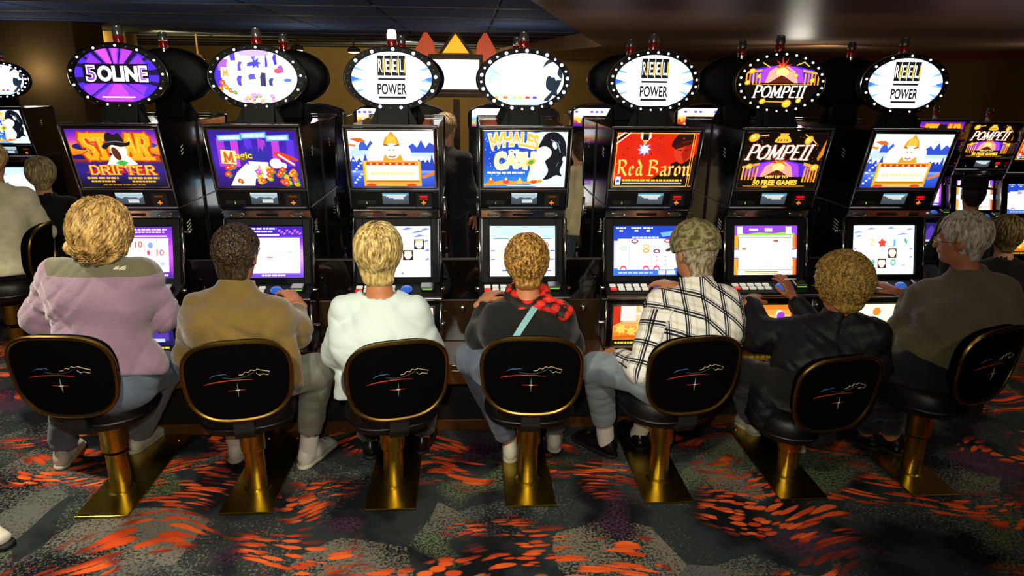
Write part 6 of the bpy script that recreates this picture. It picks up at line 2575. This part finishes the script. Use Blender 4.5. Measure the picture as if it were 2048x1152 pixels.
# ---------- 5: man in a plaid shirt and camouflage cap
al, tl = foot(1226, 915, -38)
ar, tr = foot(1282, 900, -10)
J = dict(pelvis=V(.66, .08, .64), chest=at(1398, 655, .18), neck=at(1393, 572, .24), head=at(1388, 503, .28), hem=at(1388, 735, .16),
         sl=at(1322, 612, .22), sr=at(1450, 606, .18), el=at(1284, 738, .08), er=at(1462, 690, .26), wl=at(1232, 712, .33), wr=at(1352, 574, .56),
         hl=V(.57, .12, .63), hr=V(.76, .12, .63), kl=at(1196, 738, .34), kr=V(.78, .35, .60), al=al, ar=ar, tl=tl, tr=tr)
b5, o5, h5 = person(dict(J=J, look=(-.38, 1, -.2), hs=1.11, bs=1.1, label='man in a black and white plaid shirt, jeans and a camouflage cap', skin='tan',
    hand_r=dict(d=at(1318, 566, .64) - at(1352, 574, .56), up=(0, -.2, 1), curl=.6), hand_l=dict(up=(-.2, -.3, 1), curl=.5),
    top=dict(name='plaid_shirt', mat=plaid_mat(), cloth_uv=True, chest=(.175, .145), waist=(.165, .135), hip=(.165, .13), shr=.070, arm=(.076, .070, .052), yoke=.12, collar=(.085, .035), amp=.014, freq=20, seed=51, drop=.05, neckcut=.05, cuff=.78,
             extra=[(at(1345, 650, .12), at(1450, 650, .10), .09, .09, None, .06)]),
    legs=dict(mat=cloth('faded_blue_jeans', '#7d8a92', .85, .25, 9), r=[.10, .085, .062], shoe=M['shoeblack'], sole=M['soleblack'], sock=M['sock'], short=.22, ss=1.1),
    hair=dict(mat=hair_mat('greying_hair', '#6a5a40', '#c8b898', 90), thick=.010, nape=.095, nw=.055, amp=.003, freq=70, seed=15, locks=300, curl=.002, len=.03, lr=.0035, mess=.4, lift=.001)))
hd, (hr, hf, hu), hs = h5
CAMO = ramp_mat('camouflage_cotton', [(0, '#5a5430'), (.42, '#857c4c'), (.50, '#a0966a'), (.58, '#6e683e')], 26, .9, 2)
c = hd + hu * .040 * hs - hf * .010 * hs
CF = Field(hd - .26, hd + .28, .0065)
CF.ell(c, (.101 * hs, .121 * hs, .104 * hs), (hr, hf, hu), 0)
CF.clip(c - hu * .034 * hs, -hu - hf * .18)
CF.ell(c - hu * .02, (.088 * hs, .106 * hs, .090 * hs), (hr, hf, hu), 0, 'cut')
CF.ell(c - hf * .118 * hs - hu * .012 * hs, (.036 * hs, .05, .026 * hs), (hr, hf, hu), 0, 'cut')
pp, qq = CF.surface(1)
cap = obj('cap', np_mesh('cap', pp - o5, qq, CAMO), None, b5)
cap['label'] = 'camouflage baseball cap'
BF = Field(hd - .28, hd + .34, .0065)
for k in range(-4, 5):
    a = c + hf * (.100 - .0025 * k * k) * hs + hr * .019 * k * hs - hu * .018 * hs
    BF.seg(a, a + hf * .075 * (1 - .03 * k * k) * hs - hu * .018 * hs, .009, .006, None, .012)
pp, qq = BF.surface(1)
obj('cap_brim', np_mesh('cap_brim', pp - o5, qq, CAMO), None, cap)
tp_ = c + hu * .101 * hs
obj('cap_button', MB().lathe([(.008, 0), (.008, .004), (.003, .006)], 10).mesh('cap_button', True), CAMO, cap, tp_ - o5)
seam = mat('dark_stitching', '#2c2814', .9)
for k in range(6):
    q = k * math.pi / 3 + .5
    if abs(math.sin(q + 1.57)) > 2:
        continue
    path = [c + (.099 * hs) * math.sin(t) * (hr * math.cos(q) + hf * math.sin(q) * 1.2) + hu * .1015 * hs * math.cos(t) - o5 for t in np.linspace(.05, 1.6, 9)]
    obj('cap_seam', MB().tube(path, .0014, 5).mesh('cap_seam', True), seam, cap)
sp, sn = [], []
for q in np.linspace(-.55, .55, 9):
    n = nrm(hr * math.sin(q) - hf * math.cos(q))
    sp.append(c + hr * math.sin(q) * .099 * hs - hf * math.cos(q) * .119 * hs - hu * .020 * hs)
    sn.append(n)
ribbon('cap_strap', sp, sn, .016, CAMO, cap, o5, .004)

# ---------- 6: woman with a curly blonde perm in a black jacket
al, tl = foot(1512, 872, -15)
ar, tr = foot(1600, 905, -5)
J = dict(pelvis=V(1.36, .12, .58), chest=at(1664, 708, .20), neck=at(1680, 632, .22), head=at(1684, 570, .24), hem=at(1625, 782, .25),
         sl=at(1606, 668, .24), sr=at(1742, 672, .12), el=at(1520, 672, .36), er=at(1640, 676, .42), wl=at(1500, 604, .54), wr=at(1590, 600, .56),
         hl=V(1.27, .15, .55), hr=V(1.44, .15, .55), kl=V(1.12, .35, .53), kr=V(1.32, .35, .53), al=al, ar=ar, tl=tl, tr=tr)
NYLON = mat('black_nylon', '#0b0d10', .62, 0, .2, 10, .2, 60, spec=.35)
b6, o6, h6 = person(dict(J=J, look=(-.30, 1, -.2), hs=1.10, bs=1.1, label='woman in a black nylon jacket with a round curly blonde perm holding a cigarette', skin='red',
    hand_l=dict(d=at(1520, 582, .66) - at(1500, 604, .54), up=(0, -.2, 1), curl=.6), hand_r=dict(d=at(1572, 562, .60) - at(1590, 600, .56), up=(.5, -.6, .4), curl=.55, spread=.2),
    top=dict(name='black_jacket', mat=NYLON, chest=(.190, .155), waist=(.20, .165), hip=(.215, .135), shr=.075, arm=(.090, .085, .052), yoke=.13, collar=(.091, .02), amp=.026, freq=20, seed=61, drop=.03, neckcut=.03, cuff=.88,
             extra=[(at(1600, 720, .16), at(1735, 725, .15), .11, .11, None, .07), (at(1540, 780, .20), at(1530, 830, .18), .10, .08, None, .07)]),
    legs=dict(mat=M['slacks'], r=[.10, .085, .065], shoe=M['shoewhite'], sole=M['sole'], short=.05),
    hair=dict(mat=hair_mat('curly_blonde_perm', '#7a5c24', '#dcb45c', 90), thick=.040, nape=.085, nw=.075, amp=.006, freq=120, seed=16, locks=1000, curl=.0075, turns=2.2, len=.035, lr=.0040, mess=1.2, lift=.003, fall=.3, ears=False, minz=-.8)))
cg = J['wr'] + nrm(at(1572, 562, .60) - J['wr']) * .115
ci = tag(MB().tube([cg + V(.05, -.012, .012), cg - V(.03, -.008, -.004)], .0042, 8).build('cigarette', mat('cigarette_paper', '#e8e2d2', .8), smooth=True), 'thin white cigarette in the hand of the curly-haired woman', 'cigarette')

# ---------- 7: white-haired man in a grey-brown sweater
al, tl = foot(1752, 900, -35)
ar, tr = foot(1800, 912, -25)
J = dict(pelvis=V(2.0, .18, .585), chest=at(1926, 640, .24), neck=at(1934, 548, .25), head=at(1925, 478, .28), hem=at(1868, 742, .25),
         sl=at(1852, 600, .32), sr=at(1998, 594, .14), el=at(1805, 668, .42), er=at(2028, 690, .14), wl=at(1822, 596, .57), wr=V(2.0, .50, .92),
         hl=V(1.92, .20, .615), hr=V(2.08, .18, .615), kl=V(1.74, .35, .575), kr=V(1.90, .35, .575), al=al, ar=ar, tl=tl, tr=tr)
hm = at(1880, 672, .1)
swt = zone_mat('grey_brown_wool', '#66613f', '#645a4c', .95, .3, .35, 120, .18)
b7, o7, h7 = person(dict(J=J, look=(-.75, .70, -.14), hs=1.06, bs=1.0, label='white-haired man with glasses in a grey-brown sweater turned to the left', skin='red',
    hand_l=dict(d=at(1806, 584, .66) - at(1822, 596, .57), up=(0, -.2, 1), curl=.6),
    top=dict(name='sweater', mat=swt, chest=(.195, .165), waist=(.195, .17), hip=(.225, .165), shr=.085, arm=(.095, .085, .058), yoke=.135, collar=(.089, .03), amp=.016, freq=16, seed=71, drop=.11, neckcut=.04, cuff=.9,
             attr=lambda p: -(p[:, 2] - hm[2]) - .02 * np.sin(p[:, 0] * 30),
             extra=[(at(1880, 640, .18), at(1985, 640, .14), .11, .11, None, .06), (at(1836, 682, .30), at(1890, 705, .20), .085, .09, None, .05)]),
    legs=dict(mat=M['jeandark'], r=[.082, .078, .065], shoe=M['shoeblack'], sole=M['soleblack'], short=.05),
    hair=dict(mat=hair_mat('white_grey_hair', '#8c8070', '#e6dfcf', 70), thick=.016, nape=.075, nw=.052, amp=.004, freq=50, seed=17, locks=420, curl=.002, turns=.6, len=.06, lr=.0042, mess=.25, lift=.002, fall=.9)))
hd, (hr, hf, hu), hs = h7
gl = empty('spectacles', tuple(hd + hf * .105 * hs), 'thin metal spectacles worn by the white-haired man', 'glasses')
wire = mat('gold_wire', '#b89a50', .25, 1.0)
lens = mat('spectacle_lens', '#202020', .05, 0, .1, spec=.8)
org = hd + hf * .105 * hs
for s_ in (-1, 1):
    cc = hr * .034 * hs * s_
    obj('rim', MB().tube([cc + hr * .021 * math.cos(q) + hu * .016 * math.sin(q) for q in np.linspace(0, 6.28, 19)[:-1]], .0014, 6, True).mesh('rim', True), wire, gl)
    obj('temple_arm', MB().tube([cc + hr * .021 * s_, cc + hr * .048 * s_ - hf * .02, hr * .088 * hs * s_ - hf * .11 * hs - hu * .006], .0013, 6).mesh('temple_arm', True), wire, gl)
obj('bridge', MB().tube([-hr * .014, hu * .006, hr * .014], .0013, 6).mesh('bridge', True), wire, gl)

# ------------------------------------------------------------------ the rest of the gaming floor
def figure(hx, hy, Y, label, topname, topmat, legmat, hair, H=1.70, seated=False, yaw=0.0, skin='fair', extra=None, head=1.0, girth=1.0):
    """background figure built from its head position; yaw 0 looks away from the camera"""
    hp = at(hx, hy, Y)
    zs = (hp[2]) / (H - .13) if not seated else 1.0
    c, s_ = math.cos(yaw), math.sin(yaw)

    def W_(x, y, z):
        return V(hp[0] + x * c - y * s_, hp[1] + x * s_ + y * c, z)
    g = girth
    if seated:
        z0 = hp[2] - .76
        J = dict(head=hp, neck=W_(0, -.03, hp[2] - .17), chest=W_(0, -.08, hp[2] - .36), pelvis=W_(0, -.16, z0 + .06), hem=W_(0, -.15, z0 + .04),
                 sl=W_(-.16 * g, -.05, hp[2] - .25), sr=W_(.16 * g, -.05, hp[2] - .25), el=W_(-.22 * g, .02, hp[2] - .52), er=W_(.22 * g, .02, hp[2] - .52), wl=W_(-.14, .24, hp[2] - .50), wr=W_(.14, .24, hp[2] - .50),
                 hl=W_(-.10, -.14, z0 + .02), hr=W_(.10, -.14, z0 + .02), kl=W_(-.13, .26, z0 + .02), kr=W_(.13, .26, z0 + .02),
                 al=W_(-.13, .26, .10), ar=W_(.13, .26, .10), tl=W_(-.14, .44, .04), tr=W_(.14, .44, .04))
    else:
        k = hp[2] / 1.57
        J = dict(head=hp, neck=W_(0, -.03, 1.40 * k), chest=W_(0, -.04, 1.22 * k), pelvis=W_(0, -.02, .93 * k), hem=W_(0, -.02, .90 * k),
                 sl=W_(-.17 * g, -.03, 1.33 * k), sr=W_(.17 * g, -.03, 1.33 * k), el=W_(-.23 * g, -.03, 1.06 * k), er=W_(.23 * g, -.03, 1.06 * k), wl=W_(-.21 * g, .10, .86 * k), wr=W_(.21 * g, .10, .86 * k),
                 hl=W_(-.09, -.01, .90 * k), hr=W_(.09, -.01, .90 * k), kl=W_(-.11, .02, .49 * k), kr=W_(.11, .02, .49 * k),
                 al=W_(-.12, -.02, .10), ar=W_(.12, -.02, .10), tl=W_(-.14, .16, .04), tr=W_(.14, .16, .04))
    return person(dict(J=J, look=(-s_, c, -.12), hs=head, bs=1.0 * g, label=label, skin=skin, vox=.011, gvox=.014,
        top=dict(name=topname, mat=topmat, chest=(.165 * g, .13 * g), waist=(.155 * g, .13 * g), hip=(.185 * g, .165 * g), shr=.065, arm=(.066, .060, .045), collar=(.084, .02), amp=.012, freq=13, seed=abs(int(hx)), drop=.06, neckcut=.03, cuff=.92),
        legs=dict(mat=legmat, r=[.092, .075, .062], shoe=M['shoeblack'], sole=M['soleblack'], short=.05), hair=hair))


def far_machine(i, px, py, Yface, zdrop, label, topper, full=True):
    p = at(px, py, Yface)
    zb = p[2] - (1.75 - BZ)
    t = machine(i, (p[0], Yface + .50, zb), 0, label, 'slot machines further back', full=full, topper=topper)
    st_ = empty('machine_stand', (p[0], Yface + .50, 0), 'low black stand under the ' + label, 'stand', 'stands under the machines further back')
    MB().box(-.25, .25, -.52, .02, .002, zb - .001).build('stand_box', M['matte'], st_, bevel=.005)
    MB().box(-.26, .26, -.54, -.521, zb - .06, zb - .002).build('stand_fascia', M['wood'], st_, bevel=.003)
    return t


far_machine(3, -14, 216, 3.60, 0, 'slot machine cut by the left edge of the picture', True)
far_machine(0, 1888, 240, 3.30, 0, 'purple-lit slot machine half hidden behind the right end machine', False)
far_machine(5, 1996, 246, 3.20, 0, 'golden-lit slot machine at the upper right corner', False)
far_machine(4, 2104, 252, 3.10, 0, 'slot machine just cut by the right edge of the picture', False, full=False)


def arch_art(seed):
    a = Art(2.6)
    rd = random.Random(seed)
    pal = [['#f4e8ff', '#e8c030', '#c02860', '#3c28a0'], ['#fff8e8', '#f0a028', '#d83818', '#6a20a0'], ['#f0f8ff', '#70b0f0', '#f0d040', '#a02890']][seed % 3]
    a.grad(0, 1, [pal[3], pal[2], pal[1], pal[0], '#ffffff', '#f8f4ff'], 14)
    for k in range(26):
        a.ell(rd.uniform(0, 2.6), rd.uniform(.02, .5), .09, .07, rd.choice(pal + ['#e83c20', '#f4d848']), 9)
    for k in range(9):
        a.ell(.15 + k * .29, .80, .10, .06, rd.choice(['#ffffff', '#5a40d0', '#e8e0ff']), 10)
    return a


def arch_machine(px, Y, n, label):
    """wide cabinet with an arched lit sign, a tall lit glass and a playing screen"""
    p = at(px, 206, Y)
    z1 = p[2]
    t = empty('arched_slot_machine', (p[0], Y, 0), label, 'slot machine', 'arched slot machines in the far row')
    w = .42
    MB().box(-w, w, .0, .55, .003, .60).build('base_cabinet', M['satin'], t, bevel=.006)
    MB().box(-w, w, .06, .55, .602, z1 - .12).build('upper_cabinet', M['black'], t, bevel=.006)
    arc = [(-w, z1 - .22)] + [(w * math.sin(q), z1 - .10 + .10 * math.cos(q)) for q in np.linspace(-1.57, 1.57, 15)] + [(w, z1 - .22)]
    MB().slab([(x, z) for x, z in arc], (0, .02, 0), AX, V(0, 0, 1), V(0, 1, 0), .2).build('arch_housing', M['satin'], t)
    a = arch_art(n)
    me = a.mesh('arch_sign', (-w + .03, .015, z1 - .215), AX, (0, -1, 0), (2 * w - .06) / 2.6 * .55)
    # squash to the sign's height
    me.materials.append(S_TOP)
    obj('arch_sign', me, None, t)
    MB().tube([(x * 1.0, .012, z) for x, z in arc], .008, 6).build('arch_trim', M['chrome'], t, smooth=True)
    b_ = arch_art(n + 1)
    me = b_.mesh('lit_glass', (-.16, .055, z1 - .36), AX, (0, -1, 0), .32 / 2.6)
    me.materials.append(S_TOP)
    obj('lit_glass', me, None, t)
    a = mons[(n * 2 + 1) % 7]()
    me = a.mesh('play_screen', (-.16, .05, .80), AX, (0, -1, 0), .25)
    me.materials.append(S_MON)
    obj('play_screen', me, None, t)
    MB().box(-w + .01, w - .01, -.08, .058, .60, .66).build('button_shelf', M['satin'], t, bevel=.01)
    lm = put(can_post, t, (0, .1, z1 - .002))
    put(can_red, lm)
    put(can_cap, lm)


for n, px in enumerate((590, 798, 1028, 1232, 1440)):
    arch_machine(px, 3.75, n, ['leftmost', 'second', 'third', 'fourth', 'rightmost'][n] + ' wide arched slot machine glowing behind the front row')

# white screen sign on a post with tent-like glass peaks
Ys = 8.5
a0, a1 = at(866, 178, Ys), at(958, 120, Ys)
cx_ = (a0[0] + a1[0]) / 2
sg = empty('screen_sign', (cx_, Ys, 0), 'blank white lit screen sign with orange glass peaks on a post', 'sign')
hw = (a1[0] - a0[0]) / 2
z0_, z1_ = a0[2], a1[2]
MB().box(-.05, .05, .04, .14, .003, z0_ - .16).build('post', M['signframe'], sg, bevel=.01)
MB().box(-hw - .12, hw + .12, -.10, .22, z0_ - .12, z0_ - .06).build('shelf', M['signframe'], sg, bevel=.01)
MB().box(-hw - .06, hw + .06, .0, .16, z0_ - .05, z1_ + .08).build('screen_case', M['signframe'], sg, bevel=.01)
MB().box(-hw, hw, -.012, -.001, z0_, z1_).build('screen', M['signwhite'], sg)
MB().slab([(-.21, 0), (.21, 0), (0, .28)], (0, .0, z1_ + .10), AX, V(0, 0, 1), V(0, 1, 0), .06).build('centre_peak', M['amber'], sg, bevel=.006)
MB().slab([(-.27, -.01), (-.21, -.01), (0, .285), (.21, -.01), (.27, -.01), (0, .36)], (0, -.01, z1_ + .10), AX, V(0, 0, 1), V(0, 1, 0), .08).build('peak_frame', M['signframe'], sg, bevel=.004)
for s_ in (-1, 1):
    MB().slab([(s_ * .30, -.02), (s_ * .66, -.16), (s_ * .62, .10), (s_ * .46, .38), (s_ * .34, .20)], (0, .05, z1_ + .06), AX, V(0, 0, 1), V(0, 1, 0), .06).build('side_peak', M['orangeglow'], sg, bevel=.006)
zt = z1_ + .44
if zt < CZ:
    MB().tube([(0, .03, zt), (0, .03, CZ + .04)], .02, 8).build('hanger', M['orangeglow'], sg, smooth=True)

# people further back
BLACKT = cloth('black_sweater', '#0c0c0d', .9)
_, ob1, fh1 = figure(82, 350, 2.85, 'seated grey-blonde woman in black at the far left machine', 'black_sweater', BLACKT, M['slacks'],
       dict(mat=hair_mat('grey_blonde_hair', '#6a5a38', '#c8b47c', 60), thick=.024, nape=.08, locks=260, len=.07, lr=.006, mess=.2, lift=.002, seed=31, ears=False, vox=.009), seated=True, yaw=.55, head=1.1)
_, ob2, fh2 = figure(-16, 322, 2.2, 'person in a cream striped shirt cut by the left edge of the picture', 'cream_shirt', cloth('cream_striped_shirt', '#e8e2bc', .8, .12, 20), M['slacks'],
       dict(mat=HAIR_CURLY, thick=.02, nape=.08, locks=160, seed=32, vox=.009), seated=True, yaw=.2, girth=1.12)
figure(892, 256, 3.05, 'grey-haired man in dark clothes standing beyond the row', 'dark_jacket', cloth('dark_grey_jacket', '#1c1a16', .85), cloth('charcoal_trousers', '#101010', .8),
       dict(mat=hair_mat('thin_grey_hair', '#6a5636', '#b89868', 80), thick=.012, nape=.07, locks=160, len=.04, lr=.004, seed=33, vox=.009), yaw=-.5, girth=1.05)
figure(1160, 296, 2.75, 'person in a cream coat standing half hidden behind the whale machine', 'cream_coat', cloth('cream_coat', '#d8c890', .85), cloth('grey_blue_trousers', '#4a5260', .8),
       dict(mat=hair_mat('brown_hair', '#2a1c0e', '#6a4c2a', 80), thick=.016, nape=.08, locks=160, seed=34, vox=.009), yaw=.3)
fb, fo, fh = figure(1945, 392, 2.55, 'seated man in black with a dark brimmed hat behind the white-haired man', 'black_coat', BLACKT, M['slacks'],
       dict(mat=hair_mat('dark_hair', '#14100c', '#3a2e22', 80), thick=.010, nape=.06, locks=100, seed=35, vox=.009), seated=True, yaw=-.35, skin='tan')
hd, (hr, hf, hu), hs = fh
ht = MB().lathe([(.155, .0), (.160, .004), (.155, .010), (.098, .016), (.096, .07), (.085, .098), (.05, .105), (.01, .103)], 26).build('brimmed_hat', mat('dark_felt', '#0d0c0b', .9), fb, tuple(hd + hu * .062 - fo), True, 0, (-.08, .05, 0))
figure(2012, 470, 1.55, 'person with fair hair in black bending at the far right edge', 'black_jacket', BLACKT, M['slacks'],
       dict(mat=hair_mat('ash_blonde_hair', '#4a3c22', '#a08a58', 70), thick=.028, nape=.09, locks=260, len=.06, lr=.005, seed=36, ears=False, vox=.009), seated=True, yaw=-.3)

for og, fh_, phi, lb in ((ob1, fh1, 105, 'black-backed brass stool under the seated woman in black'), (ob2, fh2, 100, 'black-backed brass stool under the person in the cream shirt')):
    stool((og[0], og[1], 0), math.radians(phi), fh_[0][2] - .76 - .03 - .54, lb, 'brass stools further back', emblem=False, plate_=False)

# stray shoe at the lower left corner, worn by someone outside the picture
p = atZ(6, 1096, 0)
sh_o = V(p[0], p[1], 0)
lace_shoe('leather_shoe', V(p[0] - .20, p[1] + .12, .004), V(p[0] + .05, p[1] - .02, .004), None, V(0, 0, 0), M['shoewhite'], M['soleblack'])
so_ = [o for o in bpy.data.objects if o.name.startswith('leather_shoe')][0]
tag(so_, 'pale shoe at the lower left corner of the carpet', 'shoe')
